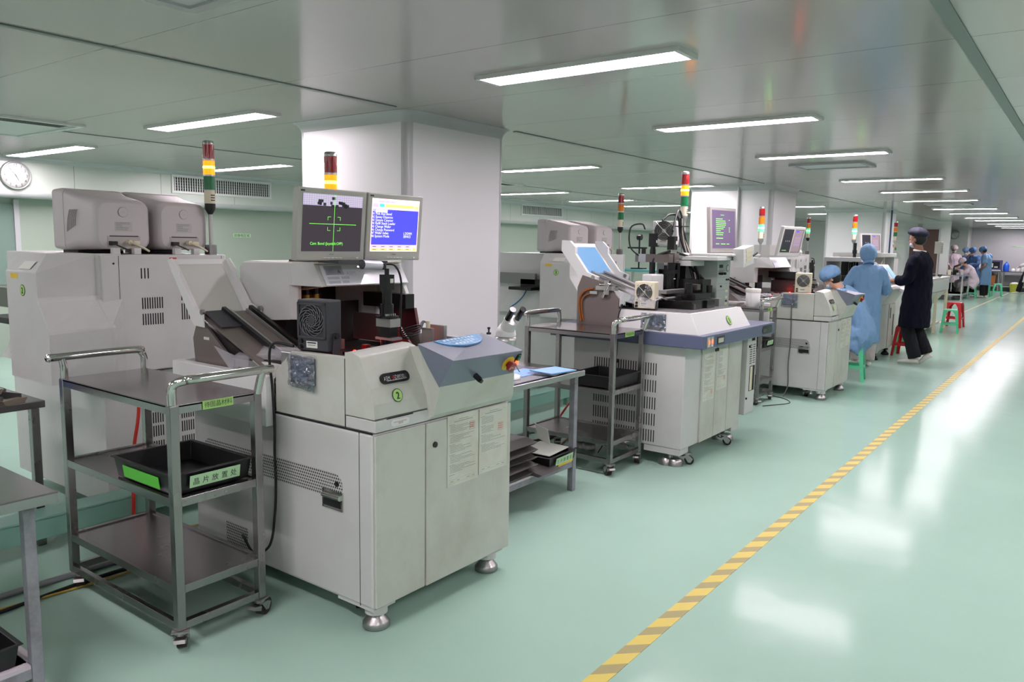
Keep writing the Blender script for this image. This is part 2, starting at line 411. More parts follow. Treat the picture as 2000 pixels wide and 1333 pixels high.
# dark recessed opening at far left of the wall
dm = MB(); dm.box(-10.85, -10.83, 2.9, 4.1, .9, 1.9); struct(dm.build('window_1', [mat('dim_window', (120, 140, 132), .2)]), 'dim grey interior window at the left edge')
MB().box(-10.83, -10.8, 4.1, 4.16, .8, 1.95).build('window_frame', covem, bpy.data.objects['window_1'])
# far walls
struct(MB().box(-11, -3.84, 28.2, 28.4, 0, CEIL).build('wall_far_left', wall_plain), 'white wall with the dark brown door')
struct(MB().box(-11, -4.17, 35.3, YF, 0, CEIL).build('wall_far_middle', wall_plain), 'white wall panel that carries the far clock')
struct(MB().box(-4.4, XR, YF, YF+.2, 0, CEIL).build('wall_far', seam_material('far_wall_grey', (196, 196, 198), .4, [], wob=.03)), 'grey far end wall')
struct(MB().box(XR, XR+.2, YB, YF+.2, 0, CEIL).build('wall_right', wall_m), 'white panel wall on the aisle side')
struct(MB().box(-12, XR, YB-.2, YB, 0, CEIL).build('wall_back', wall_m), 'white panel wall behind the camera')
# door in the far left wall
d = struct(MB().box(-4.96, -4.14, 28.14, 28.2, 0, 2.2).build('door_1', wood_dark, bevel=.004), 'dark brown door in the far white wall')
MB().box(-5.0, -4.96, 28.12, 28.2, 0, 2.24).box(-4.14, -4.10, 28.12, 28.2, 0, 2.24).box(-4.96, -4.14, 28.12, 28.2, 2.2, 2.24).build('door_frame', covem, d)
# ceiling strips
def strip(x0, x1, y0, y1, n, m=trimgrey, lab='aluminium ceiling strip'):
    struct(MB().box(x0, x1, y0, y1, CEIL-.006, CEIL+.001).build('trim_%d' % n, m), lab)
strip(-4.075, -4.035, YB, 4.0, 2, lab='grey ceiling strip running into the near pillar')
strip(-4.06, -4.02, 5.4, 11.5, 3, lab='grey ceiling strip between the two nearer pillars')
strip(-4.05, -4.02, 13.0, 27.5, 4, lab='grey ceiling strip beyond the second pillar')
strip(-.60, -.54, YB, YF, 5, lab='wide grey ceiling strip at the upper right')
strip(-7.6, -7.58, YB, 28, 6, lab='thin grey ceiling strip over the left machines')

# pillars with rounded corner coves and a cornice at the top
def pillar(x0, x1, y0, y1, label):
    r = .06; pts = []
    for cx, cy_, a0 in ((x1-r, y0+r, -90), (x1-r, y1-r, 0), (x0+r, y1-r, 90), (x0+r, y0+r, 180)):
        for a in range(0, 91, 15): pts.append((cx+r*math.cos(R(a0+a)), cy_+r*math.sin(R(a0+a))))
    o = MB().prism(pts, 'z', 0, CEIL).build('pillar', pillar_m); struct(o, label)
    mc = MB()
    for cx, cy_, a0 in ((x1-r, y0+r, -90), (x1-r, y1-r, 0), (x0+r, y1-r, 90), (x0+r, y0+r, 180)):
        rr = r+.002; q = [(cx+rr*math.cos(R(a0+a)), cy_+rr*math.sin(R(a0+a))) for a in range(0, 91, 10)] + [(cx, cy_)]
        mc.prism(q, 'z', 0, CEIL-.05)
    mc.build('corner_cove', covem, o)
    loops = []
    for d_, z in ((.003, CEIL-.075), (.008, CEIL-.06), (.02, CEIL-.035), (.045, CEIL-.012), (.07, CEIL-.001)):
        R_ = r+d_; l = []
        for cx, cy_, a0 in ((x1-r, y0+r, -90), (x1-r, y1-r, 0), (x0+r, y1-r, 90), (x0+r, y0+r, 180)):
            for a in range(0, 91, 15): l.append((cx+R_*math.cos(R(a0+a)), cy_+R_*math.sin(R(a0+a)), z))
        loops.append(l)
    MB().loft(loops, smooth=True).build('cornice', covem, o)
    return o
pillar(-5.32, -4.09, 4.16, 5.32, 'large white pillar behind the nearest die bonder')
pillar(-5.3, -3.98, 11.78, 12.95, 'white pillar behind the monitor on the second machine row stretch')
pillar(-5.3, -3.98, 19.5, 20.7, 'white pillar behind the woman in the blue gown')

# ------------------------------------------------------------------ ceiling lamps
def make_lamp(x0, x1, y, label, group, wd=.22, lit=True):
    t = thing('ceiling_lamp', label, 'ceiling lamp', (x0, y-wd/2, CEIL), 0, group); L_ = x1-x0
    f = MB(); z0, z1 = -.022, 0
    f.box(0, L_, 0, .018, z0, z1).box(0, L_, wd-.018, wd, z0, z1).box(0, .03, .018, wd-.018, z0, z1).box(L_-.03, L_, .018, wd-.018, z0, z1)
    f.build('frame', white, t); MB().box(.03, L_-.03, .018, wd-.018, -.016, -.004).build('diffuser', lampglow, t)
    return t
ORD = ['nearest', 'second', 'third', 'fourth', 'fifth', 'sixth', 'seventh', 'eighth', 'ninth', 'tenth', 'eleventh', 'twelfth', 'thirteenth', 'fourteenth']
main_y = [3.64, 5.86, 8.2, 11.45, 13.85, 16.45, 19.75, 22.15, 24.95, 27.1, 30.4, 32.75, 35.1]
for i, y in enumerate(main_y):
    x0 = -2.94 if i < 5 else -3.08
    make_lamp(x0, x0+1.26, y, 'ceiling lamp over the aisle edge, %s of its row counted from the viewer' % ORD[i], 'ceiling lamps over the front machine row')
for i, (x0, x1, y) in enumerate([(-6.62, -5.03, 3.66), (-6.3, -4.85, 8.12), (-6.3, -4.75, 11.36), (-6.3, -4.85, 14.7), (-6.3, -4.85, 17.8), (-6.3, -4.85, 21.5), (-6.3, -4.85, 24.5)]):
    make_lamp(x0, x1, y, 'ceiling lamp over the rear machine row, %s of its row counted from the viewer' % ORD[i], 'ceiling lamps over the rear machine row')
for i, (x0, x1, y) in enumerate([(-10.3, -8.48, 3.94), (-9.85, -8.15, 6.2), (-9.35, -7.65, 11.8), (-9.2, -7.68, 14.3), (-9.1, -7.6, 16.45), (-9.1, -7.6, 19.7), (-9.1, -7.6, 23)]):
    make_lamp(x0, x1, y, 'ceiling lamp near the left wall, %s of its row counted from the viewer' % ORD[i], 'ceiling lamps along the left wall')
# unseen lamps: assumed further rows, plus some added to brighten dark machine sides
for i, (x0, y) in enumerate([(.3, .3), (.3, 3.6), (.3, 5.9), (.3, 8.2), (.3, 11.4), (.3, 13.8), (.3, 19.7), (.3, 27), (-2.94, -2.2), (-2.5, .1), (.3, -2.2), (-6.4, -2.2), (-6.4, .2), (-9.8, .3)]):
    make_lamp(x0, x0+1.26, y, 'unseen ceiling lamp added for light outside the picture, beside or behind the viewer', 'added ceiling lamps out of view')

# ceiling vents and frames
def vent(x0, x1, y0, y1, label, slats=True, rim=.05):
    t = thing('ceiling_vent', label, 'ceiling vent', (x0, y0, CEIL)); a, b_ = x1-x0, y1-y0
    f = MB(); f.box(0, a, 0, rim, -.02, 0).box(0, a, b_-rim, b_, -.02, 0).box(0, rim, rim, b_-rim, -.02, 0).box(a-rim, a, rim, b_-rim, -.02, 0)
    f.build('frame', white if slats else covem, t)
    MB().box(rim, a-rim, rim, b_-rim, -.008, -.002).build('panel', white if slats else pillar_m, t)
    if slats:
        s = MB(); n = 9
        for k in range(n):
            x = a-rim*1.3-.02-k*.028
            s.box(x, x+.012, rim+.03, b_-rim-.03, -.0095, -.0075)
        s.build('grille', dark, t)
    return t
vent(-3.1, -2.3, 1.2, 1.9, 'square grey framed ceiling panel cut off by the top of the picture', False)
vent(-2.9, -2.1, 9.05, 9.62, 'empty grey framed ceiling hatch between the third and fourth aisle lamps', False)
vent(-2.9, -2.1, 17.6, 18.2, 'small grey framed ceiling hatch further down the aisle', False)
vent(-8.3, -7.0, 2.2, 3.25, 'white slotted ceiling air unit at the upper left edge')
vent(-8.6, -7.4, 9.2, 10.2, 'flat white ceiling air unit seen just right of the near pillar')
vent(-7.6, -6.4, 6.9, 7.5, 'white ceiling air unit half hidden by the near pillar')
# wall vents on the soffit
def wall_vent(y0, y1, z0, z1, label, n):
    t = thing('wall_vent', label, 'air vent', (XL, y0, z0)); w_, h = y1-y0, z1-z0
    f = MB(); r = .035
    f.box(0, .02, 0, w_, 0, r).box(0, .02, 0, w_, h-r, h).box(0, .02, 0, r, r, h-r).box(0, .02, w_-r, w_, r, h-r); f.build('frame', white, t, bevel=.003)
    MB().box(.001, .004, r, w_-r, r, h-r).build('duct_opening', dark, t)
    s = MB(); g = MB()
    for k in range(n):
        y = r+(w_-2*r)*(k+.5)/n; s.box(.006, .016, y-.006, y+.006, r, h-r)
    for k in range(1, 5): z = r+(h-2*r)*k/5; g.box(.004, .008, r, w_-r, z-.002, z+.002)
    s.build('louvre', white, t); g.build('grille', alu, t); return t
wall_vent(6.0, 7.65, 2.14, 2.40, 'long white louvred air vent on the soffit left of the pillar', 42)
wall_vent(14.3, 16.0, 2.16, 2.41, 'white louvred air vent on the soffit right of the pillar', 36)
# clocks
def clock(loc, rz, r, label):
    t = thing('wall_clock', label, 'clock', loc, rz)
    prof = [(r, 0), (r, .03), (r*.97, .045), (r*.9, .045), (r*.88, .03), (0.001, .03)]
    M = Matrix.Rotation(R(90), 4, 'Y')
    MB().lathe(prof[:4]+[(r*.9, .02), (.001, .02)], n=40, M=M).build('rim', alu, t)
    MB().lathe([(r*.9, .018), (r*.9, .022), (.001, .022)], n=40, M=M).build('face', white, t)
    n = MB()
    for k in range(1, 13):
        a = R(90-30*k); n.text(str(k), (.0225, r*.72*math.cos(a), r*.72*math.sin(a)-r*.09), (0, 1, 0), (0, 0, 1), r*.26, 0, 'c')
    for k in range(60):
        a = 2*PI*k/60; c, s_ = math.cos(a), math.sin(a); n.box(.0222, .023, -.002, .002, r*.83, r*.87, M=Matrix.Rotation(a, 4, 'X'))
    n.build('numerals', ink, t)
    h = MB()
    h.box(.024, .026, -r*.02, r*.02, -r*.1, r*.42, M=Matrix.Rotation(R(-152)*-1*-1, 4, 'X'))
    h.box(.026, .028, -r*.014, r*.014, -r*.12, r*.66, M=Matrix.Rotation(R(38), 4, 'X'))
    h.box(.028, .029, -r*.006, r*.006, -r*.25, r*.6, M=Matrix.Rotation(R(-62), 4, 'X'))
    h.build('hands', ink, t); return t
clock((XL, 4.02, 2.225), 0, .17, 'round white wall clock with black numerals at the left edge')

clock((-4.64, 35.26, 2.17), R(-90), .19, 'small round wall clock on the far white wall right of the brown door')

# ------------------------------------------------------------------ shared machine parts
def signal_tower(parent, x, y, z, h_pole=0, lit='amber', r=.031, pole_to=None, body='cream', name='signal_tower'):
    """parent > signal_tower (pole and socket) > lenses; z = bottom of the socket body"""
    b = MB()
    if pole_to is not None: b.cyl((x, y, pole_to), (x, y, z-.02), .011, n=10, mi=1)
    b.lathe([(.012, -.03), (r*.95, 0), (r*.95, .03)], (x, y, z), 20, 2 if body == 'black' else 1)
    b.lathe([(r*.95, .03), (r*.95, .1)], (x, y, z), 20, 0)
    b.lathe([(r, .355), (r, .37), (r*.8, .376)], (x, y, z), 20, 1)
    b.lathe([(r*1.02, .181), (r*1.02, .19)], (x, y, z), 20, 1); b.lathe([(r*1.02, .267), (r*1.02, .276)], (x, y, z), 20, 1)
    b.lathe([(r*.95, .1), (r*.95, .106)], (x, y, z), 20, 1)
    for k in range(3): b.box(x+r*.93, x+r*.97, y-.012, y+.012, z+.045+k*.014, z+.051+k*.014, 2)
    t = b.build(name, [cream, alu, black], parent)
    def lens(nm, z0, m, on=False):
        MB().lathe([(r, z0), (r, z0+.075)], (x, y, z), 20).build(nm, m, t)
        if on: MB().sph((x, y, z+z0+.04), r*1.07, r*1.07, .024, 16).build('lit_core', amber_core if nm[0] == 'a' else green_core, t)
    lens('green_lens', .106, green_on if lit == 'green' else greenlens, lit == 'green')
    lens('amber_lens', .19, amber_on if lit == 'amber' else amberlens, lit == 'amber')
    lens('red_lens', .276+.002, redlens)
    return t
def level_foot(b, x, y, top=.1, s=1, mi=0):
    b.lathe([(.013, top), (.013, .078), (.022, .078), (.022, .064), (.014, .064), (.014, .058), (.026, .056), (.03, .05), (.049*s, .028), (.053*s, .02), (.053*s, .004), (.048*s, 0)], (x, y, 0), 20, mi)
def caster(b, x, y, top, r=.034, rz=0, mf=0, mw=1, fork=True):
    """swivel caster: plate, fork and wheel"""
    M = Matrix.Translation((x, y, 0)) @ Matrix.Rotation(rz, 4, 'Z')
    b.box(-.03, .03, -.03, .03, top-.006, top, mf, M)
    b.lathe([(.022, top-.02), (.024, top-.006)], (x, y, 0), 14, mf)
    for s in (-1, 1):
        b.prism([(-.025, top-.02), (.022, top-.02), (.045, r+.012), (.03, r-.014), (.012, r-.012), (-.01, r+.02)], 'y', s*.021-.0025*1, s*.021+.0025, mf, M)
    c0 = M @ Vector((.024, -.016, r)); c1 = M @ Vector((.024, .016, r))
    b.cyl(c0, c1, r, n=20, mi=mw)
    a0 = M @ Vector((.024, -.026, r)); a1 = M @ Vector((.024, .026, r)); b.cyl(a0, a1, .008, n=8, mi=mf)
    b.prism([(-.01, top-.03), (-.05, top-.02), (-.055, top-.032), (-.015, top-.05)], 'y', -.02, .02, mf, M)
def caster_part(parent, x, y, top, r=.034, rz=0, wheel=rubber, name='caster'):
    b = MB(); caster(b, x, y, top, r, rz); return b.build(name, [castm, wheel], parent)
def sticker(b, digit, c, u, v, r, mi=(0, 1), oval=1):
    u = Vector(u).normalized(); v = Vector(v).normalized(); n = u.cross(v)
    b.disc(c, u, v, r*oval, ry=r, mi=mi[1], t=.0008); b.disc(Vector(c)+n*.0008, u, v, r*.9*oval, ry=r*.9, mi=mi[0], t=.0006)
    [b.text(digit, Vector(c)+n*.0015-v*r*.55+u*dx*r, u, v, r*1.5, mi[1], 'c', sx=.85*oval) for dx in (-.06, 0, .06)]
def sheet(b, o, u, v, wd, h, mi=(0, 1, 2), seed=0, stamp=(.78, .86), rows=34, two=False):
    """printed work sheet: paper with lines of tiny characters"""
    rnd = random.Random(seed); o = Vector(o); u = Vector(u).normalized(); v = Vector(v).normalized(); n = u.cross(v)
    b.loft([[o, o+u*wd, o+u*wd+v*h, o+v*h], [p+n*.0012 for p in (o, o+u*wd, o+u*wd+v*h, o+v*h)]], mi[0])
    q = n*.0016
    def ln(x0, x1, y, t, m=1):
        a = o+q+u*x0+v*y; b.quad(a, a+u*(x1-x0), a+u*(x1-x0)+v*t, a+v*t, mi[m])
    ln(wd*.06, wd*.94, h*.93, h*.0012); ln(wd*.2, wd*.8, h*.905, h*.008); ln(wd*.35, wd*.65, h*.935, h*.005)
    y = h*.87
    for r_ in range(rows):
        ind = .08 if r_ % 6 else .05; x = wd*ind; end = wd*(ind+rnd.uniform(.3, .85) if r_ % 6 else ind+.18)
        if two: end = min(end, wd*.5) if r_ < rows*.6 else end
        while x < end:
            k = rnd.uniform(.02, .06)*wd; ln(x, min(x+k, end), y, h*.006); x += k+wd*.008
        y -= h*.021*(1.8 if r_ % 6 == 5 else 1)
        if y < h*.14: break
    ln(wd*.05, wd*.95, h*.09, h*.0015); ln(wd*.05, wd*.95, h*.04, h*.0015)
    for x in (.1, .3, .62, .8): ln(wd*x, wd*(x+.09), h*.06, h*.007)
    if stamp:
        sx, sy = stamp; s_ = wd*.17; x0 = wd*sx-s_/2; y0 = h*sy
        ln(x0, x0+s_, y0, h*.004, 2); ln(x0, x0+s_, y0-s_, h*.004, 2)
        for a in (x0, x0+s_):
            c = o+q+u*a+v*(y0-s_); b.quad(c, c+u*wd*.008, c+u*wd*.008+v*s_, c+v*s_, mi[2])
        for k in range(3):
            for j in range(3): ln(x0+s_*(.12+j*.28), x0+s_*(.12+j*.28)+s_*.18, y0-s_*(.25+k*.27), s_*.14, 2)
def slots(b, face, x, z, n, pitch, w_, h, mi=0, t=.001):
    """vertical slots. face: ('y', Y, sign) strip on plane Y ; ('x', X, sign)"""
    ax, val, sg = face
    for k in range(n):
        a = x+k*pitch
        if ax == 'y': b.box(a, a+w_, val, val+sg*t, z, z+h, mi)
        else: b.box(val, val+sg*t, a, a+w_, z, z+h, mi)

def film_bag(parent, x0, x1, y, z0, z1):
    """crinkled clear film sleeve with a folded blue cloth inside, on a side facing -y"""
    bg = MB(); rnd = random.Random(3); nx, nz = 10, 10; vv = []; W_, H_ = x1-x0, z1-z0
    for j in range(nz):
        for i in range(nx):
            edge = i in (0, nx-1) or j in (0, nz-1)
            vv.append((x0+W_*i/(nx-1)+rnd.uniform(-.003, .003), y-(.003 if edge else .010)-rnd.uniform(0, .007), z0+H_*j/(nz-1)-(.018*(i/(nx-1)) if j == 0 else 0)+rnd.uniform(-.003, .003)))
    ff = [(j*nx+i, j*nx+i+1, (j+1)*nx+i+1, (j+1)*nx+i) for j in range(nz-1) for i in range(nx-1)]
    bg.add(vv, ff, 0); bo = bg.build('document_bag', mat('clear_crinkled_film', (150, 156, 170), .1, metal=.6, alpha=.42, bump=1.0, bscale=22, bdist=.05), parent); so_ = bo.modifiers.new('s', 'SOLIDIFY'); so_.thickness = .0015
    MB().box(x0+.01, x1-.01, y-.002, y+.004, z0+.01, z1-.008).build('backing_sheet', mat('dark_sheet', (96, 100, 112), .4), bo)
    MB().box(x0+W_*.12, x1-W_*.3, y-.006, y-.002, z0+.02, z1-.022).build('folded_cloth', bluecloth, bo, bevel=.002)
    MB().prism([(x1-W_*.26, z0-.006), (x1-.006, z0+H_*.5), (x1-.01, z0+H_*.1)], 'y', y-.008, y-.003).build('green_corner', mat('grey_green_card', (110, 140, 124), .5), bo)
    return bo

# ------------------------------------------------------------------ die bonder (local x = toward the aisle, y = along the aisle, origin at the front left floor corner)
def die_bonder(label, loc, lit='amber', digit='2', bonnet='hood', first=True, group=None):
    t = thing('die_bonder', label, 'machine', loc, 0, group)
    # base cabinet with its vented left side and the front doors
    MB().box(-1.2, 0, 0, .84, .098, .79).build('base_cabinet', paint, t, bevel=.012)
    p = MB(); p.box(.0, .012, .004, .272, .106, .784).build('front_panel', paint2, t, bevel=.003)
    d = MB().box(.0, .014, .278, .836, .104, .784).build('cabinet_door', paint2, t, bevel=.004)
    k = MB(); k.cyl((.012, .325, .69), (.02, .325, .69), .012, n=14); k.build('lock', black, d)
    pp = MB(); sheet(pp, (.0155, .40, .49), (0, 1, 0), (0, 0, 1), .20, .30, seed=1); sheet(pp, (.0162, .605, .50), (0, 1, 0), (0, 0, 1), .20, .29, seed=2, stamp=(.75, .72), rows=24, two=True)
    pp.build('work_sheets', [paper2, greyink, redink], d)
    s = MB(); s.box(-.006, .0, .0, .0, .1, .1)
    # seams on the left side
    s = MB(); s.box(-.075, -.073, -.0012, .001, .1, .79).box(-1.19, .0, -.0012, .001, .787, .7925); s.build('panel_gap', dark, t)
    z0, z1, x0, x1 = .50, .60, -1.12, -.17; rr = (z1-z0)/2; pts = []
    for a in range(-90, 91, 15): pts.append((x1-rr+rr*math.cos(R(a)), z0+rr+rr*math.sin(R(a))))
    for a in range(90, 271, 15): pts.append((x0+rr+rr*math.cos(R(a)), z0+rr+rr*math.sin(R(a))))
    MB().prism(pts, 'y', -.0015, .001).build('perforated_vent', perf, t)
    MB().box(-.96, -.80, -.0015, .001, .10, .24).build('perforated_vent', perf, t)
    h = MB(); h.prism([(-.285, .455), (-.165, .455), (-.165, .53), (-.285, .53)], 'y', -.006, .0, 0)
    h.box(-.275, -.175, -.0075, -.006, .465, .50, 1).cyl((-.276, -.01, .508), (-.174, -.01, .508), .011, n=10, mi=0)
    h.cyl((-.2, -.001, .56), (-.2, -.006, .56), .011, n=14, mi=1)
    h.build('latch_handle', [chrome, black], t)
    # corner blocks, levelling feet, casters
    for nm, (x, y) in zip('abcd', ((-.05, .06), (-.05, .75), (-1.1, .06), (-1.1, .75))):
        b = MB(); b.box(x-.16, x+.045, y-.055, y+.06, .088, .1, 1).cyl((x-.0, y, .092), (x, y, .062), .045, n=20, mi=1); level_foot(b, x, y, .07, 1)
        b.build('levelling_foot', [castm, paint], t)
    for x, y in ((-.2, .11), (-.2, .70), (-.95, .11)):
        b = MB(); b.box(x-.06, x+.05, y-.05, y+.05, .085, .1, 2); caster(b, x, y, .088, .03, 2.2 if y < .4 else .6); b.build('caster', [castm, rubber, paint], t)
    # upper side panel and work tub
    side = [(-.15, .795), (-.15, 1.065), (-.47, 1.06), (-.58, .965), (-.58, .795)]
    MB().prism(side, 'y', .0, .03).build('side_panel', paint2, t, bevel=.004)
    g = MB(); g.box(-.152, -.149, -.0012, .001, .795, 1.06); g.build('panel_gap', dark, t)
    tub = MB(); tub.box(-1.0, -.05, .03, .84, .795, .985, 0)
    tub.box(-.58, -.12, .03, .045, .985, 1.045, 1).box(-.135, -.12, .045, .25, .985, 1.04, 1).box(-1.0, -.15, .825, .84, .985, 1.06, 0)
    tub.build('work_tub', [paint, alu], t, bevel=.003)
    MB().box(-1.0, -.14, .05, .82, .9855, .99).build('machine_bed', dark, t)
    # curved front left cover with the badge, number and disk slot
    prof = [(-.15, .845), (.012, .845), (.006, .90), (-.012, .96), (-.04, 1.02), (-.07, 1.075), (-.11, 1.085), (-.15, 1.085)]
    def front_cover():
        A = [(x, .0, z) for x, z in prof]; n = len(prof)
        B = [(x-.0, .30, z+(.014 if z > 1.03 else 0)) for x, z in prof]
        return MB().loft([A, B])
    f = front_cover().build('front_cover', paint2, t, bevel=.006)
    MB().prism([(-.15, .795), (.013, .795), (.013, .84), (-.15, .84)], 'y', 0, .30).build('lower_trim', paint, t, bevel=.004)
    def onfront(y, z):   # point on the sloped cover
        for (xa, za), (xb, zb) in zip(prof[1:], prof[2:]):
            if za <= z <= zb: k_ = (z-za)/(zb-za); return Vector((xa+(xb-xa)*k_, y, z)), Vector((xb-xa, 0, zb-za)).normalized()
        return Vector((.012, y, z)), Vector((0, 0, 1))
    c, v = onfront(.135, .985); u = Vector((0, 1, 0)); n = u.cross(v); c = c+n*.004; b = MB()
    l = []
    for cx, a0 in ((.055, -90), (-.055, 90)):
        for a in range(0, 181, 20): l.append(c+u*(cx+.021*math.cos(R(a0+a)))+v*(.021*math.sin(R(a0+a))))
    b.loft([[q-n*.008 for q in l], [q+n*.003 for q in l]], 0); b.text('ASM   AD8930U', c+n*.003-u*.062-v*.008, u, v, .0235, 1, 'l', .74)
    b.quad(*[c+n*.0035+u*a+v*b_ for a, b_ in ((-.05, -.0115), (.055, -.0115), (.06, -.009), (-.045, -.009))], 1)
    b.disc(c+n*.0034-u*.012, u, v, .006, mi=2, t=.0004)
    b.build('name_badge', [blacks, alu, redlens], f)
    c, v = onfront(.125, .92); n = u.cross(v); b = MB(); sticker(b, digit, c+n*.004, u, v, .026); b.build('number_sticker', [glabel, ink], f)
    b = MB(); b.box(.012, .0135, .06, .2, .838, .842, 1)
    l = []
    for cx, a0 in ((.165, -90), (.095, 90)):
        for a in range(0, 181, 30): l.append((.0135, cx+.013*math.cos(R(a0+a)), .819+.013*math.sin(R(a0+a))))
    b.loft([l, [(p[0]+.002, p[1], p[2]) for p in l]], 0); b.box(.0155, .018, .095, .16, .82, .824, 2).box(.0155, .02, .12, .14, .813, .819, 2)
    b.build('disk_slot', [white, dark, beige], f)
    # operator console, flared out over the doors
    y0, y1 = .26, .80
    fl = MB()
    A = [(-.15, y0+.02, .795), (.01, y0+.02, .795), (.04, y0+.03, .82), (.098, y0+.004, .943), (-.015, y0+.004, 1.095), (-.15, y0+.01, 1.08)]
    B = [(-.15, .84, .795), (.01, .84, .795), (.03, .83, .82), (.09, .755, .945), (-.05, .82, .98), (-.15, .84, 1.0)]
    fl.loft([A, B]); fl.build('lower_console', paint2, t, bevel=.005)
    cn = MB()
    A = [(-.010, y0-.01, 1.100), (.040, y0-.005, 1.020), (.095, y0, .943), (.168, y0, 1.056), (-.010, y0-.012, 1.107)]
    B = [(-.17, .84, 1.0), (.0, .80, .97), (.09, .745, .94), (.16, .72, 1.05), (-.17, .84, 1.09)]
    cn.loft([A, B]); c_ = cn.build('operator_console', slate, t, bevel=.008)
    TA, TB, TC, TD = Vector((-.010, y0-.012, 1.107)), Vector((.168, y0, 1.056)), Vector((.16, .72, 1.05)), Vector((-.17, .84, 1.09))
    def top(s_, r_, h=.0): return TA.lerp(TD, s_).lerp(TB.lerp(TC, s_), r_)+Vector((.2, 0, .98))*h
    D_ = [(.20, .04)]+[(.20+.70*(.5-.5*math.cos(R(a_))), .04+.40*math.sin(R(a_))) for a_ in range(15, 180, 15)]+[(.90, .04)]
    kb = MB().loft([[top(p_[0], p_[1], -.004) for p_ in D_], [top(p_[0], p_[1], .003) for p_ in D_]]).build('keypad_cover', bluefilm2, c_)
    b = MB()
    for r_ in range(3):
        for k_ in range(9-2*r_): s0 = .30+.04*r_+k_*.055; q0 = .09+r_*.10; b.quad(top(s0, q0, .0036), top(s0+.036, q0, .0036), top(s0+.036, q0+.055, .0036), top(s0, q0+.055, .0036))
    b.build('key_marks', mat('pale_key_marks', (190, 215, 235), .4), kb)
    b = MB(); b.lathe([(.011, 0), (.011, .008), (.004, .01), (.004, .022), (.007, .025), (.007, .032)], (-.06, .76, 1.098), 14); b.build('joystick', black, c_)
    ex = .135; un = Vector((0, 1, -.0)); vn = Vector((.07, 0, .11)).normalized(); nn = un.cross(vn)
    e = Vector((.126, .655, 1.0)); b = MB(); b.disc(e, un, vn, .036, mi=0, t=.006); b.disc(e+nn*.02, un, vn, .024, mi=1, t=.014)
    b.cyl(e, e+nn*.02, .014, n=16, mi=1); b.text('EMO', e+nn*.034-vn*.008, un, vn, .02, 2, 'c')
    b.build('emergency_stop', [yellow, mat('stop_button_red', (150, 26, 28), .4), white], c_)
    e = Vector((.128, .707, 1.0)); b = MB(); b.loft([[e+un*a+vn*b_ for a, b_ in ((-.016, -.04), (.014, -.04), (.014, .04), (-.01, .04))], [e+nn*.006+un*a+vn*b_ for a, b_ in ((-.016, -.04), (.014, -.04), (.014, .04), (-.01, .04))]], 0)
    for dz, m_ in ((.022, 1), (.0, 2), (-.022, 3)): b.loft([[e+nn*.006+un*a+vn*(dz+b_) for a, b_ in ((-.008, -.009), (.008, -.009), (.008, .009), (-.008, .009))], [e+nn*.012+un*a+vn*(dz+b_) for a, b_ in ((-.008, -.009), (.008, -.009), (.008, .009), (-.008, .009))]], m_)
    b.build('switch_plate', [blacks, greenlens, orangeled, redlens], c_)
    e = Vector((.112, .46, .968)); b = MB(); b.cyl(e, e+nn*.03, .012, n=14); b.cyl(e+nn*.03+Vector((0, 0, -.002)), e+nn*.04, .009, n=14); b.build('headphone_socket', black, c_)
    # upper hood
    yh0, yh1 = .31, .875
    if bonnet == 'hood':
        MB().prism([(-1.27, 1.37), (-1.24, 1.395), (-.90, 1.40), (-.86, 1.40), (-.86, 1.295), (-.885, 1.295), (-.885, 1.135), (-1.0, 1.125), (-1.27, 1.12)], 'y', yh0, yh0+.05).box(-1.27, -.87, yh1-.04, yh1, 1.12, 1.395).box(-1.27, -1.19, yh0+.05, yh1-.04, .99, 1.395).box(-1.26, -.86, yh0+.03, yh1-.02, 1.38, 1.401).prism([(-.885, yh0+.001), (-.86, yh0+.03), (-.86, yh0+.05), (-.885, yh0+.05)], 'z', 1.135, 1.30).build('hood', paint, t, bevel=.003)
        sg = MB()
        A = [(-.86, yh0, 1.2965), (-.672, yh0+.02, 1.2965), (-.738, yh0+.02, 1.407), (-.86, yh0, 1.40)]
        B = [(-.86, yh1, 1.2965), (-.672, yh1, 1.2965), (-.738, yh1, 1.407), (-.86, yh1, 1.40)]
        hf = sg.loft([A, B]).build('hood_front', paint, t, bevel=.005)
        u = Vector((0, 1, 0)); v = Vector((-.066, 0, .1105)).normalized(); o = Vector((-.671, yh0+.04, 1.301)); n = u.cross(v)
        b = MB(); W = yh1-yh0-.05
        b.loft([[o+u*a+v*b_+n*.001 for a, b_ in ((0, 0), (W, 0), (W, .105), (0, .105))], [o+u*a+v*b_+n*.003 for a, b_ in ((0, 0), (W, 0), (W, .105), (0, .105))]], 0)
        q = o+n*.003
        def rec(x0, x1, a, b_, m): b.quad(*[q+u*x+v*y+n*.0005 for x, y in ((x0, a), (x1, a), (x1, b_), (x0, b_))], m)
        rec(.02, .125, .052, .1, 1); rec(.023, .122, .055, .097, 0)
        for k_ in range(5): rec(.028, .075-.006*(k_ % 2), .06+k_*.0065, .0625+k_*.0065, 1)
        rec(.035, .11, .091, .0925, 1)
        b.text('A', q+u*.092+v*.06, u, v, .026, 2); b.text('ASM', q+u*.14+v*.05, u, v, .03, 1)
        rec(.02, .09, .03, .044, 1); rec(.02, .088, .008, .022, 1); rec(.1, .15, .03, .044, 1); rec(.1, .14, .008, .022, 1)
        rec(W-.05, W-.012, .075, .1, 1)
        b.build('instruction_labels', [mat('glossy_label_plate', (226, 227, 233), .25, coat=.8), mat('faint_print', (180, 183, 192), .5), ink], hf)
        # inner dark lining and right support
        MB().box(-1.19, -1.18, yh0+.05, yh1-.04, .99, 1.38).build('inner_lining', dark, t)
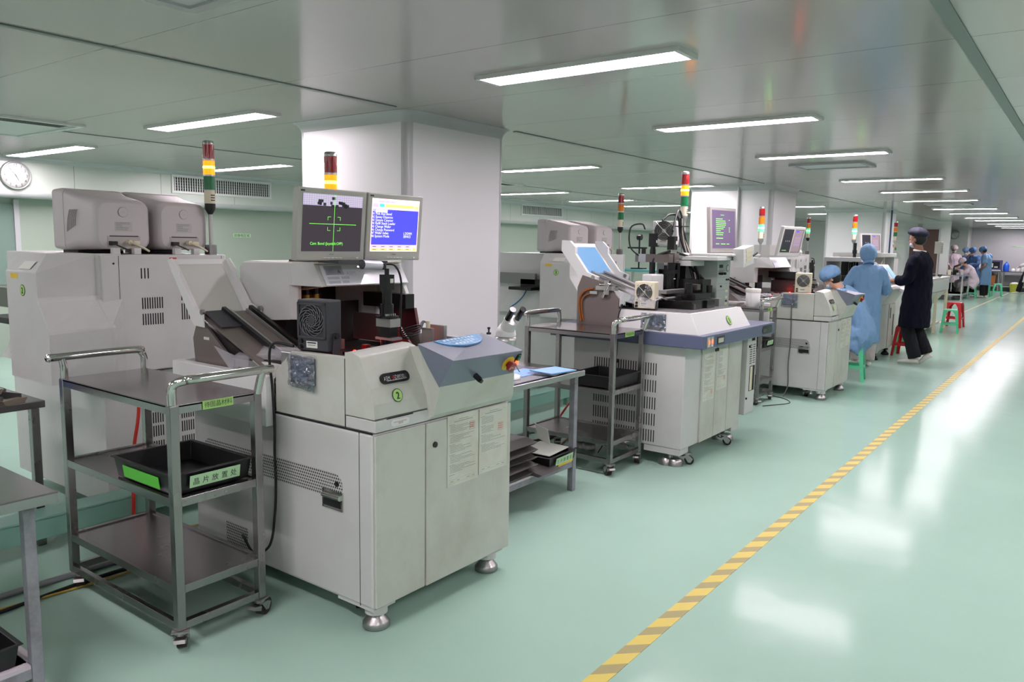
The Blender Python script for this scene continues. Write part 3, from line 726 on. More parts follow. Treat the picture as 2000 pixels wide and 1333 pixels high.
        rs = MB(); rs.prism([(-.87, 1.40), (-.738, 1.407), (-.54, .99), (-.69, .99), (-.87, 1.17)], 'y', yh1-.03, yh1-.005); rs.build('side_fin', paint, t, bevel=.004)
        MB().prism([(-.83, 1.18), (-.585, 1.18), (-.54, .99), (-.83, .99)], 'y', yh1-.05, yh1-.032).build('dust_guard', mat('maroon_acrylic', (70, 16, 22), .2), t)
    # stack loader with lid and acrylic guard
    ld = MB()
    sp = [(-1.15, 1.155), (-.90, .975), (-.80, .93), (-.80, .80), (-1.17, .80), (-1.20, 1.05)]
    ld.prism(sp, 'y', .01, .022, 0)
    lo = ld.build('stack_loader', loadermetal, t); MB().prism(sp, 'y', .295, .305, 0).build('side_plate', loadermetal, lo); MB().prism([(-1.13, 1.12), (-.64, .93), (-.64, .81), (-1.13, .81)], 'y', .03, .29).build('inner_housing', mat('dark_steel', (52, 48, 48), .4, metal=.5), lo)
    b = MB(); b.prism([(-1.13, .90), (-.98, .86), (-.98, .80), (-1.13, .80)], 'y', .006, .0115, 0); b.prism([(-.93, .86), (-.89, .83), (-.89, .80), (-.93, .80)], 'y', .006, .0115, 0)
    b.box(-1.11, -1.07, .008, .0105, 1.05, 1.062, 1); b.build('side_plate', [mat('pale_steel', (168, 150, 138), .35, metal=.8), paper], lo)
    dirv = Vector((.72, 0, -.30)).normalized()
    def ramp(y0_, y1_, s0, s1, lift, t_, m, nm):
        o = Vector((-1.15, 0, 1.165)); up = Vector((.30, 0, .72)).normalized(); d_ = Vector((.72, 0, -.30)).normalized()
        A = [o+d_*s0+up*lift+Vector((0, y0_, 0)), o+d_*s1+up*lift+Vector((0, y0_, 0)), o+d_*s1+up*lift+Vector((0, y1_, 0)), o+d_*s0+up*lift+Vector((0, y1_, 0))]
        MB().loft([A, [q+up*t_ for q in A]]).build(nm, m, lo, bevel=.002)
    ramp(.02, .30, .0, .52, -.012, .012, loadermetal, 'feed_ramp')
    ramp(.03, .13, .0, .16, .004, .006, darkgrey, 'ramp_cover')
    ramp(.13, .15, -.01, .50, .0, .022, black, 'guide_rail'); ramp(.275, .295, -.01, .50, .0, .022, black, 'guide_rail')
    ramp(.165, .175, .0, .48, .0, .012, alu, 'guide_rail'); ramp(.255, .265, .0, .48, .0, .012, alu, 'guide_rail')
    g = MB(); th = .004
    P = [Vector((-1.00, .00, 1.035)), Vector((-.80, .00, .985)), Vector((-.74, -.005, .925)), Vector((-.97, -.005, .97))]
    g.plate([(-1.02, .0, 1.03), (-.90, .0, .935), (-.875, .0, .935), (-.86, .0, 1.0)], (0, 1, 0), .004)
    g.plate([(-.875, .0, .93), (-.62, .12, .945), (-.61, .12, 1.01), (-.86, .0, 1.0)], (-.3, 1, 0), .004)
    g.plate([(-.86, .0, 1.0), (-.61, .12, 1.01), (-.66, .2, 1.03), (-.9, .1, 1.03)], (0, 0, 1), .004)
    g.build('acrylic_guard', clear, lo)
    b = MB(); b.box(-.98, -.62, .03, .38, .86, .905, 0)
    for k_ in range(6): b.box(-.93+k_*.05, -.90+k_*.05, .05, .09, .905, .925+.01*(k_ % 2), 1)
    b.cyl((-.95, .02, .905), (-.6, .02, .93), .008, n=8, mi=1)
    for k_ in range(3): b.box(-.74+k_*.045, -.715+k_*.045, .12+k_*.05, .14+k_*.05, .95, 1.0, 1)
    b.build('feed_mechanism', [dark, alu], lo)
    # lid: hinged frame leaning back
    hb = Vector((-1.17, 0, 1.15)); up = Vector((-.20, 0, .25)); lw0, lw1 = .0, .295
    ob = MB(); fr = .035
    def Q(y, k, off=0): return hb+up*k+Vector((.74*off, y, .67*off))
    nn_ = Vector((.74, 0, .67))
    for ya, yb, ka, kb_ in ((lw0, lw1, .9, 1.0), (lw0, lw0+fr, .0, .9), (lw1-fr, lw1, .0, .9)):
        A = [Q(ya, ka), Q(yb, ka), Q(yb, kb_), Q(ya, kb_)]; ob.loft([A, [q+nn_*.008 for q in A]])
    for y_ in (lw0-.006, lw1):
        A = [Q(y_, 1.0), Q(y_, .95, .035), Q(y_, .72, .045), Q(y_, .62, .03), Q(y_, .1, .035), Q(y_, -.12, .08), Q(y_, -.28, .04), Q(y_, -.1, -.02), Q(y_, 0, -.02)]
        ob.loft([A, [q+Vector((0, .006, 0)) for q in A]])
        ob.cyl(Q(y_-.004, -.1, .075), Q(y_+.012, -.1, .075), .012, n=14, mi=1)
    lid = ob.build('loader_lid', [white, castm], t)
    A = [Q(lw0+fr, .05, .004), Q(lw1-fr, .05, .004), Q(lw1-fr, .9, .004), Q(lw0+fr, .9, .004)]
    MB().loft([A, [q+nn_*.003 for q in A]]).build('lid_window', lidfilm if digit != '3' else bluefilm, lid)
    # side pocket under the loader
    pk = MB(); pk.box(-1.29, -.585, -.045, .0, .735, .945).box(-1.29, -1.27, .0, .3, .79, .945)
    pk.build('loader_pocket', white, t, bevel=.004)
    # working head: camera columns, bracket, wiring and red lights
    wh = MB()
    for yy, xx in ((.525, -1.035), (.608, -1.065)):
        wh.cyl((xx, yy, 1.02), (xx, yy, 1.38), .024, n=16, mi=0)
        for z_ in (1.13, 1.27): wh.cyl((xx, yy, z_), (xx, yy, z_+.008), .026, n=16, mi=1)
        wh.cyl((xx, yy, 1.20), (xx, yy, 1.235), .026, n=16, mi=2)
    wh.box(-.98, -.96, .62, .80, .99, 1.20, 3).box(-.88, -.58, .76, .82, 1.18, 1.25, 0)
    wh.prism([(-.80, 1.16), (-.52, 1.16), (-.44, 1.07), (-.44, 1.03), (-.80, 1.03)], 'y', .62, .627, 3)
    hd = wh.build('bond_head', [blacks, alu, gold, mat('dull_steel_plate', (64, 56, 56), .4, metal=.7)], t)
    cmx = MB(); X_, Y_ = -.30, .365
    cmx.box(X_-.022, X_+.022, Y_-.022, Y_+.022, 1.30, 1.365, 0).cyl((X_, Y_, 1.24), (X_, Y_, 1.30), .021, n=16, mi=0)
    cmx.cyl((X_, Y_, 1.19), (X_, Y_, 1.24), .028, n=16, mi=0).cyl((X_, Y_, 1.182), (X_, Y_, 1.19), .05, n=20, mi=0)
    cmx.box(X_-.035, X_+.05, Y_-.03, Y_+.03, 1.145, 1.18, 1).box(X_-.03, X_+.04, Y_-.025, Y_+.025, 1.10, 1.145, 0).box(X_-.04, X_+.06, Y_-.03, Y_+.03, 1.09, 1.10, 1)
    cmx.cyl((X_, Y_, 1.02), (X_, Y_, 1.09), .028, n=16, mi=0).cyl((X_, Y_, .99), (X_, Y_, 1.03), .05, .03, n=16, mi=0)
    cmx.box(X_+.0222, X_+.023, Y_-.002, Y_+.016, 1.33, 1.348, 2).cyl((X_, Y_, 1.365), (X_, Y_, 1.39), .01, n=10, mi=0)
    for a in range(5): cmx.box(X_+.02, X_+.03, Y_-.03+a*.012, Y_-.026+a*.012, 1.192, 1.2, 1)
    cmx.build('wafer_camera', [blacks, alu, paper], t)
    lp = MB(); lp.cyl((X_-.02, Y_-.12, 1.408), (X_-.02, Y_-.02, 1.402), .02, n=18, mi=0); lp.sph((X_-.02, Y_-.12, 1.408), .02, .012, .02, 14, 1); lp.sph((X_-.02, Y_-.02, 1.402), .02, .012, .02, 14, 1)
    lp.cyl((X_-.01, Y_-.005, 1.385), (X_-.01, Y_-.005, 1.41), .009, n=10, mi=1)
    lpo = lp.build('task_lamp', [mat('satin_silver', (214, 210, 220), .3, metal=.2), darkgrey], t)
    MB().box(X_-.06, X_-.03, Y_-.11, Y_-.03, 1.396, 1.40).build('lamp_glow', downglow, lpo)
    wr = MB(); wr.tube([(X_-.01, Y_, 1.41), (X_-.0, Y_+.05, 1.40), (X_+.0, Y_+.085, 1.33), (X_, Y_+.08, 1.18), (X_-.0, Y_+.085, 1.10), (X_, Y_+.13, 1.08)], .0045, 8)
    for k_ in range(5): wr.tube([(X_+.0-k_*.01, Y_+.10, 1.09+.006*k_), (X_+.02, Y_+.17, 1.10+.01*k_), (X_-.02, Y_+.23, 1.14-.006*k_), (X_-.05, Y_+.29, 1.14), (X_-.04, Y_+.33+.006*k_, 1.08)], .0032, 6)
    for k_ in range(4): wr.tube([(-1.1, .38, 1.31+k_*.008), (-.98, .42+k_*.01, 1.27), (-.9, .5, 1.28+k_*.008), (-.85, .6, 1.30)], .004, 6, 1)
    wr.build('wiring', [wire_b, wire_w], t)
    sd = MB(); sd.box(-.32, -.26, .60, .615, 1.03, 1.12, 0).box(-.34, -.24, .66, .68, .99, 1.13, 0).cyl((-.30, .62, 1.12), (-.30, .62, 1.15), .01, n=10, mi=1).box(-.36, -.30, .58, .70, .985, 1.0, 2)
    sd.cyl((-.22, .71, 1.0), (-.22, .71, 1.05), .008, n=10, mi=3).cyl((-.22, .71, 1.05), (-.22, .71, 1.07), .01, n=10, mi=0)
    sd.tube([(-.28, .64, .99), (-.26, .65, 1.03), (-.24, .69, 1.06)], .005, 8, 4)
    sd.sph((-.22, .38, 1.01), .035, .035, .03, 16, 5).sph((-.32, .52, 1.03), .03, .02, .03, 14, 5)
    sd.prism([(-.5, .99), (-.42, 1.12), (-.30, .99)], 'y', .56, .57, 2)
    sd.build('feeder_mechanism', [alu, cream, mat('dark_red_cover', (110, 14, 18), .3), mat('pink_liquid', (230, 70, 90), .2), wire_blue, rubber], t)
    le = MB()
    for x, y, z, r_ in ((-.30, .34, 1.035, .014), (-.30, .31, 1.05, .008), (-.46, .20, 1.05, .010), (-.60, .45, 1.0, .008), (-.70, .40, .995, .006), (-.45, .42, 1.0, .006), (-.9, .5, 1.0, .008)): le.sph((x, y, z), r_, r_, r_, 10)
    le.build('red_illuminator', redled, t)
    gl = MB()
    rnd = random.Random(5)
    for k_ in range(26):
        x, y = rnd.uniform(-.85, -.2), rnd.uniform(.1, .6); z = .99; a = rnd.uniform(.01, .03)
        gl.box(x, x+a, y, y+a*rnd.uniform(.5, 2), z, z+rnd.uniform(.005, .05), rnd.choice((0, 0, 1, 2)))
    gl.build('bed_fittings', [blacks, alu, mat('dark_red_cover', (110, 14, 18), .3)], t)['kind'] = 'stuff'
    # small bag hung on the side
    film_bag(t, -.475, -.31, -.008, .925, 1.05)
    MB().prism([(-.12, .80), (-.14, .62), (-.22, .55), (-.6, .55), (-.6, .80)], 'y', .842, .93).build('side_housing', white, t, bevel=.004)
    # signal tower
    signal_tower(t, -.93, .60, 1.555, lit=lit, pole_to=1.40)
    return t

def area_red(loc, parent):
    l = bpy.data.lights.new('work_light', 'POINT'); l.energy = .4; l.color = (1, .05, .03); l.shadow_soft_size = .03
    o = bpy.data.objects.new('work_light', l); COL.objects.link(o); o.location = loc; o.parent = parent

# ------------------------------------------------------------------ monitors and fans
def lcd(name, label, loc, rz, screen, w_=.365, h=.31, tilt=0, body=lcdgrey, group=None, stand=False):
    """screen faces local +x, origin at the centre of the bottom edge"""
    t = thing(name, label, 'monitor', loc, rz, group); M = Matrix.Rotation(tilt, 4, 'Y')
    b = MB(); r = .025; y0, y1 = -w_/2, w_/2
    b.box(-.03, .006, y0, y1, 0, h, 0, M); b.build('casing', body, t, bevel=.004)
    b = MB(); b.box(-.055, -.03, y0+.05, y1-.05, .05, h-.04, 0, M); b.build('rear_shell', body, t, bevel=.01)
    b = MB(); b.box(.0062, .0072, y0+r, y1-r, .042, h-.024, 0, M); s = b.build('screen', [scr_dark if screen in ('scope', 'two') else scr_pink if screen == 'menu' else scr_purple], t)
    u = M @ Vector((0, 1, 0)); v = M @ Vector((0, 0, 1)); n = M @ Vector((1, 0, 0)); o = M @ Vector((.0073, y0+r, .042)); W = w_-2*r; H = h-.066
    b = MB()
    def rec(x0, x1, a, b_, m, l_=.0003): b.quad(*[o+n*l_+u*x*W+v*y*H for x, y in ((x0, a), (x1, a), (x1, b_), (x0, b_))], m)
    mats = [scr_blue, scr_white, scr_green, scr_cyan, scr_lav, scr_grey, scr_yel, ink, mat('screen_dim_mauve', (150, 132, 140), .3, emit=(140, 122, 132), estr=.5), lcdwhite]
    if screen == 'menu':
        rec(.015, .985, .13, .80, 0)
        rows = ['Auto Bond', 'Pick And Bond', 'Epoxy Dispense', 'System Counter', 'Refill Stack Loader', 'Change Wafer', 'Change Password', 'Wafer Index', 'System Mode']
        rec(.07, .31, .742, .795, 1, .0005)
        for i, s_ in enumerate(rows):
            z = .755-i*.0605
            b.text('N%d' % i, o+n*.0006+u*W*.012+v*H*z, u, v, .0165, 1, 'l', .68)
            b.text(s_, o+n*.0008+u*W*.075+v*H*z, u, v, .0175, 4 if i == 0 else 1, 'l', 1.0)
        b.text('L DOWN', o+n*.0006+u*W*.68+v*H*(.755-7*.0605), u, v, .0175, 1, 'l', .8); b.text('SERVICE', o+n*.0006+u*W*.68+v*H*(.755-8*.0605), u, v, .0175, 1, 'l', .8)
        for x0, x1 in ((.13, .25), (.27, .35), (.38, .47)): rec(x0, x1, .925, .965, 4)
        rec(.02, .12, .84, .90, 4); rec(.15, .25, .845, .905, 3); rec(.27, .88, .845, .90, 5+1 if False else 6, .0002); rec(.90, .985, .835, .89, 6)
        for r_ in range(2):
            for c_ in range(5): rec(.02+c_*.175, .17+c_*.175, .02+r_*.055, .062+r_*.055, 4 if r_ else 6, .0002); rec(.05+c_*.175, .12+c_*.175, .036+r_*.055, .046+r_*.055, 7, .0004)
        rec(.90, .98, .01, .07, 6)
    elif screen == 'scope':
        rec(.0, 1, .80, 1.0, 5)
        rnd = random.Random(9)
        for k_ in range(16): x = rnd.uniform(.17, .75); a = rnd.uniform(.82, .97); rec(x, x+rnd.uniform(.03, .09), a-.05, a, 7, .0005)
        for k_ in range(26): rec(k_/26, k_/26+.003, .8, 1.0, 4, .0004)
        for k_ in range(6): rec(0, 1, .8+k_*.034, .804+k_*.034, 4, .0004)
        rec(.513, .519, .0, 1, 2, .0006); rec(.11, .90, .478, .486, 2, .0006)
        for x0, sx in ((.41, 1), (.62, -1)):
            for z0, sz in ((.61, -1), (.37, 1)):
                rec(min(x0, x0+.05*sx), max(x0, x0+.05*sx), z0-.003, z0+.003, 2, .0006); rec(x0-.003, x0+.003, min(z0, z0+.06*sz), max(z0, z0+.06*sz), 2, .0006)
        b.text('Cam: Bond (Joystick:OFF)', o+n*.0007+u*W*.13+v*H*.115, u, v, .0175, 2, 'l', 1.0)
    elif screen == 'lines':
        rnd = random.Random(4); b.text('MAIN MENU', o+n*.0005+u*W*.36+v*H*.86, u, v, .012, 2, 'l', .8)
        for k_ in range(9):
            x = .16; e = .16+rnd.uniform(.18, .42)
            while x < e: q = rnd.uniform(.02, .07); rec(x, x+q, .76-k_*.052, .778-k_*.052, 2); x += q+.012
            if k_ in (0, 4, 5, 6): rec(.72, .76, .74-k_*.052, .758-k_*.052, 2)
        rec(.16, .45, .25, .267, 2)
        for x0, x1 in ((.14, .28), (.36, .55), (.61, .72)): rec(x0, x1, .1, .117, 2)
    elif screen == 'two':
        rec(.03, .47, .02, .98, 7, .0002); rec(.53, .97, .02, .98, 8, .0002)
        for k_ in range(3): rec(.17+k_*.09, .19+k_*.09, .46, .52, 5, .0005)
        rec(.08, .3, .08, .1, 2, .0005); rec(.6, .75, .88, .94, 0, .0005)
        for k_ in range(7): rec(.60, .9, .3+k_*.06, .305+k_*.06, 4, .0005)
        q = [o+n*.0012+u*W*x+v*H*y for x, y in ((.475, 0), (.525, 0), (.525, 1), (.475, 1))]; b.quad(*q, 9)
    b.build('screen_picture', mats, s)
    if screen in ('menu', 'scope'):
        b = MB(); b.text('PHILIPS', M @ Vector((.0065, 0, .026)), u, v, .008, 0, 'c'); b.box(.006, .0068, y0+.012, y0+.034, h-.017, h-.01, 0, M)
        for k_ in range(5): b.box(.006, .0085, -.045+k_*.022, -.028+k_*.022, .011, .0145, 1, M)
        b.box(.006, .009, y1-.05, y1-.035, .009, .015, 1, M); b.build('badge_and_buttons', [ink, lcdwhite], t)
    return t
def blower(label, loc, rz, m_case, m_grille, w_=.135, h=.19, d_=.085, tilt=0, black_one=False, s=1):
    """benchtop ionising fan; grille faces local -y"""
    t = thing('ionising_fan', label, 'fan', loc, rz); M = Matrix.Rotation(tilt, 4, 'X')
    b = MB(); b.box(-w_/2, w_/2, 0, d_, .012, h+.012, 0, M); c = b.build('casing', m_case, t, bevel=.006)
    r = w_*.40; cz = .012+h*.60
    MB().cyl(M @ Vector((0, -.0005, cz)), M @ Vector((0, .02, cz)), r, n=32).build('fan_opening', dark, t)
    g = MB()
    if black_one:
        # thick square bezel with swirling wire guard
        for a in (0, 1, 2, 3):
            g.box(-w_*.46, w_*.46, -.008, 0, cz+w_*.40, cz+w_*.46, 0, M @ Matrix.Translation((0, 0, cz)) @ Matrix.Rotation(a*PI/2, 4, 'Y') @ Matrix.Translation((0, 0, -cz)))
        for k_ in range(14):
            pts = []
            for j in range(7): rr = r*(.22+.82*j/6); a = 2*PI*k_/14+j*.32; pts.append(M @ Vector((rr*math.cos(a), -.006, cz+rr*math.sin(a))))
            g.tube(pts, .0014, 5, 1, k=3)
        for k_ in range(3): g.tube([M @ Vector((r*(.4+.3*k_)*math.cos(a), -.006, cz+r*(.4+.3*k_)*math.sin(a))) for a in [2*PI*i/24 for i in range(25)]], .0013, 5, 1, curve=False)
        g.disc(M @ Vector((0, -.004, cz)), M @ Vector((1, 0, 0)), M @ Vector((0, 0, 1)), r*.25, mi=0)
    else:
        for k_ in range(1, 9): g.tube([M @ Vector((r*k_/8*math.cos(a), -.004, cz+r*k_/8*math.sin(a))) for a in [2*PI*i/24 for i in range(25)]], .0013, 5, 1, curve=False)
        g.tube([M @ Vector((-r*.95, -.006, cz+r*.95)), M @ Vector((r*.95, -.006, cz-r*.95))], .003, 6, 1, curve=False)
        g.tube([M @ Vector((-r*.95, -.006, cz-r*.95)), M @ Vector((r*.95, -.006, cz+r*.95))], .0014, 6, 1, curve=False)
        g.disc(M @ Vector((0, -.003, cz)), (1, 0, 0), (0, 0, 1), r*.2, mi=1)
    g.build('grille', [m_case, m_grille], t)
    k = MB(); k.cyl(M @ Vector((-w_*.36, 0, .05)), M @ Vector((-w_*.36, -.01, .05)), .009, n=14).cyl(M @ Vector((-w_*.36, 0, .028)), M @ Vector((-w_*.36, -.016, .028)), .009, n=14); k.build('knob', black, t)
    l = MB(); l.box(-w_*.2, w_*.16, -.001, 0, .025, .052, 0, M); l.box(-w_*.17, w_*.12, -.0014, -.001, .043, .048, 1, M).box(-w_*.15, w_*.1, -.0014, -.001, .035, .037, 1, M); l.build('rating_label', [paper, ink], t)
    bk = MB()
    for sx in (-1, 1):
        x = sx*(w_/2+.004); bk.prism([(d_*.25, 0), (d_*.75, 0), (d_*.62, .085), (d_*.38, .085)], 'x', x-.0015, x+.0015, 0); bk.cyl((x, d_/2, .075), (x+sx*.012, d_/2, .075), .012, n=12, mi=1)
    bk.box(-w_/2-.005, w_/2+.005, d_*.25, d_*.75, 0, .003, 0); bk.build('bracket', [m_case if black_one else darkgrey, black], t)
    return t

# ------------------------------------------------------------------ steel trolley
def trolley(label, loc, W, D, H=.92, sign='待固晶材料', h2=.60, h3=.25, zb=.10, group=None, name='steel_trolley', sign_at=.33):
    """W along local x (into the row, negative), D along y, origin at front-left corner post on the floor; handles at both y ends? run along y at x=0 and x=-W"""
    t = thing(name, label, 'trolley', loc, 0, group); p = .033
    for nm, (x, y) in zip('abcd', ((-p, 0), (-p, D-p), (-W, 0), (-W, D-p))):
        MB().box(x, x+p, y, y+p, zb-.03, H).build('leg', steel, t, bevel=.003)
    for z, nm in ((H, 'top_shelf'), (h2, 'shelf'), (h3, 'shelf')):
        b = MB(); b.box(-W+p, -p, 0.002, p*.7, z-.032, z).box(-W+p, -p, D-p*.7, D-.002, z-.032, z).box(-p*.9, -.002, p, D-p, z-.032, z).box(-W+.002, -W+p*.7, p, D-p, z-.032, z)
        b.box(-W+p*.5, -p*.5, p*.5, D-p*.5, z-.012, z-.006) if z != H else b.box(-W+.002, -.002, .002, D-.002, z-.008, z+.002)
        b.build(nm, tabletop_m if z == H else steel, t, bevel=.0015)
    b = MB(); z = zb; b.box(-W+p, -p, 0.002, p*.7, z-.03, z).box(-W+p, -p, D-p*.7, D-.002, z-.03, z).box(-p*.9, -.002, p, D-p, z-.03, z).box(-W+.002, -W+p*.7, p, D-p, z-.03, z); b.build('base_frame', steel, t, bevel=.002)
    for x, o in ((-p/2, .045), (-W+p/2, -.0)):
        pts = [(x, p/2, H), (x, p/2, H+.055), (x+o*.25, p/2+.008, H+.078), (x+o*.7, p/2+.04, H+.09), (x+o, p/2+.08, H+.092), (x+o, D-p/2-.08, H+.092), (x+o*.7, D-p/2-.04, H+.09), (x+o*.25, D-p/2-.008, H+.078), (x, D-p/2, H+.055), (x, D-p/2, H)]
        if o == 0: pts = [(x, p/2, H), (x, p/2, H+.05), (x, p/2+.012, H+.078), (x, p/2+.04, H+.092), (x, D-p/2-.04, H+.092), (x, D-p/2-.012, H+.078), (x, D-p/2, H+.05), (x, D-p/2, H)]
        if o:
            pts = pts[:5]+[(x+o, D+.03, H+.092)]; stub = [(x+o*.3, D-p/2, H), (x+o*.6, D-p/2, H+.04), (x+o, D-p/2, H+.088)]
        else:
            pts = [(x-.01, -.035, H+.088), (x, -.01, H+.092)]+pts[4:]; stub = [(x, p/2, H), (x, p/2, H+.05), (x, p/2-.006, H+.088)]
        MB().tube(pts, .0165, 12, k=5).tube(stub, .0155, 12, k=4).build('handle', chrome, t)
    for i, (x, y) in enumerate(((-.02, .02), (-.02, D-.02), (-W+.03, .03), (-W+.03, D-.02))):
        caster_part(t, x, y, zb-.03, .036, (2.5, 1.9, 2.6, 2.2)[i], ruby)
    if sign:
        b = MB(); y0 = D*sign_at; b.box(.0005, .0015, y0, y0+.125, H-.03, H+.002, 0); b.text(sign, (.0016, y0+.006, H-.022), (0, 1, 0), (0, 0, 1), .0235, 1, 'l', .98); b.build('sign', [glabel, ink], t)
    return t

def tray(label, loc, rz, L_, W, h=.055, sign=None, card=None, group=None, name='plastic_tray', m=black):
    """open tray: L along local y, W along local x, front +x"""
    t = thing(name, label, 'tray', loc, rz, group); tp = .014
    A = [(-W/2+tp, -L_/2+tp, 0), (W/2-tp, -L_/2+tp, 0), (W/2-tp, L_/2-tp, 0), (-W/2+tp, L_/2-tp, 0)]
    B = [(-W/2+.004, -L_/2+.004, h), (W/2-.004, -L_/2+.004, h), (W/2-.004, L_/2-.004, h), (-W/2+.004, L_/2-.004, h)]
    C_ = [(-W/2-.006, -L_/2-.006, h), (W/2+.006, -L_/2-.006, h), (W/2+.006, L_/2+.006, h), (-W/2-.006, L_/2+.006, h)]
    C2 = [(p[0], p[1], h+.004) for p in C_]; D_ = [(p[0]*.965, p[1]*.965, h+.004) for p in B]; E_ = [(p[0]*.95, p[1]*.95, .004) for p in A]
    MB().loft([A, B, C_, C2, D_, E_]).build('body', m, t, bevel=.002)
    if sign or card:
        b = MB(); sl = Vector((tp-.004, 0, h)).normalized()
        if sign:
            o = Vector((W/2-.001, -L_*.30, h*.25)); v = sl; u = Vector((0, 1, 0)); n = u.cross(v)
            b.loft([[o+n*.0015, o+n*.0015+u*L_*.62, o+n*.0015+u*L_*.62+v*h*.62, o+n*.0015+v*h*.62], [o+n*.0028, o+n*.0028+u*L_*.62, o+n*.0028+u*L_*.62+v*h*.62, o+n*.0028+v*h*.62]], 0)
            n_ = len(sign)
            for i, ch in enumerate(sign): b.text(ch, o+n*.0028+u*(L_*.62*(i+.62)/(n_+.35))+v*h*.15, u, v, h*.38, 1, 'c')
        if card:
            o = Vector((-W*.32, -L_/2+tp*.8-.003, h*.12)); u = Vector((1, 0, 0)); v = Vector((0, -(tp-.004), h)).normalized(); n = u.cross(v)
            b.loft([[o, o+u*W*.6, o+u*W*.6+v*h*.62, o+v*h*.62], [q+n*.002 for q in (o, o+u*W*.6, o+u*W*.6+v*h*.62, o+v*h*.62)]], 2)
        b.build('label_card', [glabel2, ink, brightgreen], t)
    return t

def work_table(label, loc, W, D, H=.75, shelf=.19, top_t=.035, lm=legpaint, shelf_m=None, group=None, leg=.038, name='steel_workbench', overhang=.02):
    """top spans local x[-W,0], y[0,D]"""
    t = thing(name, label, 'table', loc, 0, group)
    b = MB(); b.box(-W, 0, 0, D, H-top_t, H); b.build('tabletop', tabletop_m, t, bevel=.004)
    for (x, y) in ((-overhang-leg, overhang), (-overhang-leg, D-overhang-leg), (-W+overhang, overhang), (-W+overhang, D-overhang-leg)):
        MB().box(x, x+leg, y, y+leg, 0, H-top_t).build('leg', lm, t, bevel=.003)
    if shelf:
        b = MB(); x0, x1, y0, y1 = -W+overhang, -overhang, overhang, D-overhang
        b.box(x0+leg, x1-leg, y0+.004, y0+leg*.8, shelf-.045, shelf-.012).box(x0+leg, x1-leg, y1-leg*.8, y1-.004, shelf-.045, shelf-.012).box(x1-leg*.8, x1-.004, y0+leg, y1-leg, shelf-.045, shelf-.012).box(x0+.004, x0+leg*.8, y0+leg, y1-leg, shelf-.045, shelf-.012)
        b.build('shelf_frame', lm, t, bevel=.002)
        MB().box(x0+.006, x1-.006, y0+leg+.002, y1-leg-.002, shelf-.012, shelf).box(x0+leg+.002, x1-leg-.002, y0+.006, y1-.006, shelf-.012, shelf).build('shelf', shelf_m or mat('shelf_board', (198, 190, 196), .45), t)
    return t

def cable(name, label, pts, r, m, cat='cable', k=8):
    return tag(MB().tube(pts, r, 8, k=k).build(name, m), label, cat)

# ------------------------------------------------------------------ nearest die bonder and what stands on and around it
M2 = (-2.10, 1.955, 0)
bonder = die_bonder('nearest grey-white die bonding machine, marked with a green 2, red lights glowing inside', M2)
area_red((-.62, .50, 1.06), bonder)
def near(x, y, z): return (M2[0]+x, M2[1]+y, z)
lcd('flat_monitor', 'grey flat monitor showing a green crosshair on a dark camera image', near(-.655, .36, 1.415), 0, 'scope', tilt=R(5), w_=.385, h=.315)
lcd('flat_monitor', 'grey flat monitor showing a blue text menu beside the crosshair monitor', near(-.655, .745, 1.415), 0, 'menu', tilt=R(5), w_=.365, h=.315)
b = MB(); b.box(-.95, -.60, .36, .66, 1.403, 1.413, 0).box(-.92, -.70, .33, .87, 1.400, 1.404, 1).box(-.76, -.70, .40, .45, 1.413, 1.50, 0).box(-.76, -.70, .62, .67, 1.413, 1.50, 0)
br = b.build('monitor_bracket', [darkgrey, cream], bonder)
blower('black ionising fan with a swirled wire guard standing on the nearest machine', near(-.375, .03, 1.052), R(10), darkgrey, mat('grey_wire', (120, 118, 124), .35, metal=.5), .155, .205, .085, 0, True)
cable('power_cable', 'black power cable drooping from the black fan down the side of the nearest machine', [near(-.44, -.012, 1.083), near(-.52, -.045, 1.09), near(-.575, -.03, 1.03), near(-.582, -.014, .9), near(-.572, -.014, .75), near(-.578, -.012, .62), near(-.575, -.012, .5), near(-.582, -.014, .36), near(-.60, -.03, .22), near(-.68, -.05, .17), near(-.8, -.02, .2), near(-.86, .01, .19)], .0055, wire_b)

# trolleys
trolley('steel trolley in the left foreground with tubular handles, standing beside the nearest machine', (-2.555, 1.425, 0), .86, .375, H=.915, h2=.575, h3=.25, zb=.11, group=None)
tray('black tray with green card and lettered label, on the left foreground trolley', (-2.80, 1.605, .577), 0, .335, .43, .075, '晶片放置处', True)
tray_cart2 = trolley('steel trolley beside the second machine with the blue-grey ledge, tubular handles', (-2.43, 4.345, 0), .71, .425, H=.94, h2=.57, h3=.235, zb=.115)
tray('empty black tray on the middle shelf of the trolley beside the second machine', (-2.62, 4.58, .572), 0, .38, .34, .075)
trolley('narrow steel trolley carrying a white tub, left of the third machine', (-2.50, 7.30, 0), .70, .42, H=.93, h2=.55, h3=.23, zb=.105, sign='待固晶')
t = thing('plastic_tub', 'white lidded plastic tub on the trolley left of the third machine', 'tub', (-2.68, 7.52, .932))
MB().lathe([(.062, 0), (.066, .01), (.07, .15), (.001, .15)], n=28).build('body', white, t); MB().lathe([(.074, .142), (.075, .172), (.07, .178), (.001, .178)], n=28).build('lid', mat('tub_lid', (232, 230, 222), .4), t)
t = thing('metal_tray', 'shallow stack of shiny metal trays on the trolley left of the third machine', 'tray', (-2.93, 7.50, .932), R(4))
for k in range(3): MB().box(-.13+.004*k, .13, -.16, .16-.006*k, k*.012, k*.012+.008).build('tray_plate', alu, t, bevel=.002)
tray('black tray with a pale label on the narrow trolley left of the third machine', (-2.62, 7.55, .552), 0, .26, .24, .07, '晶片', False)

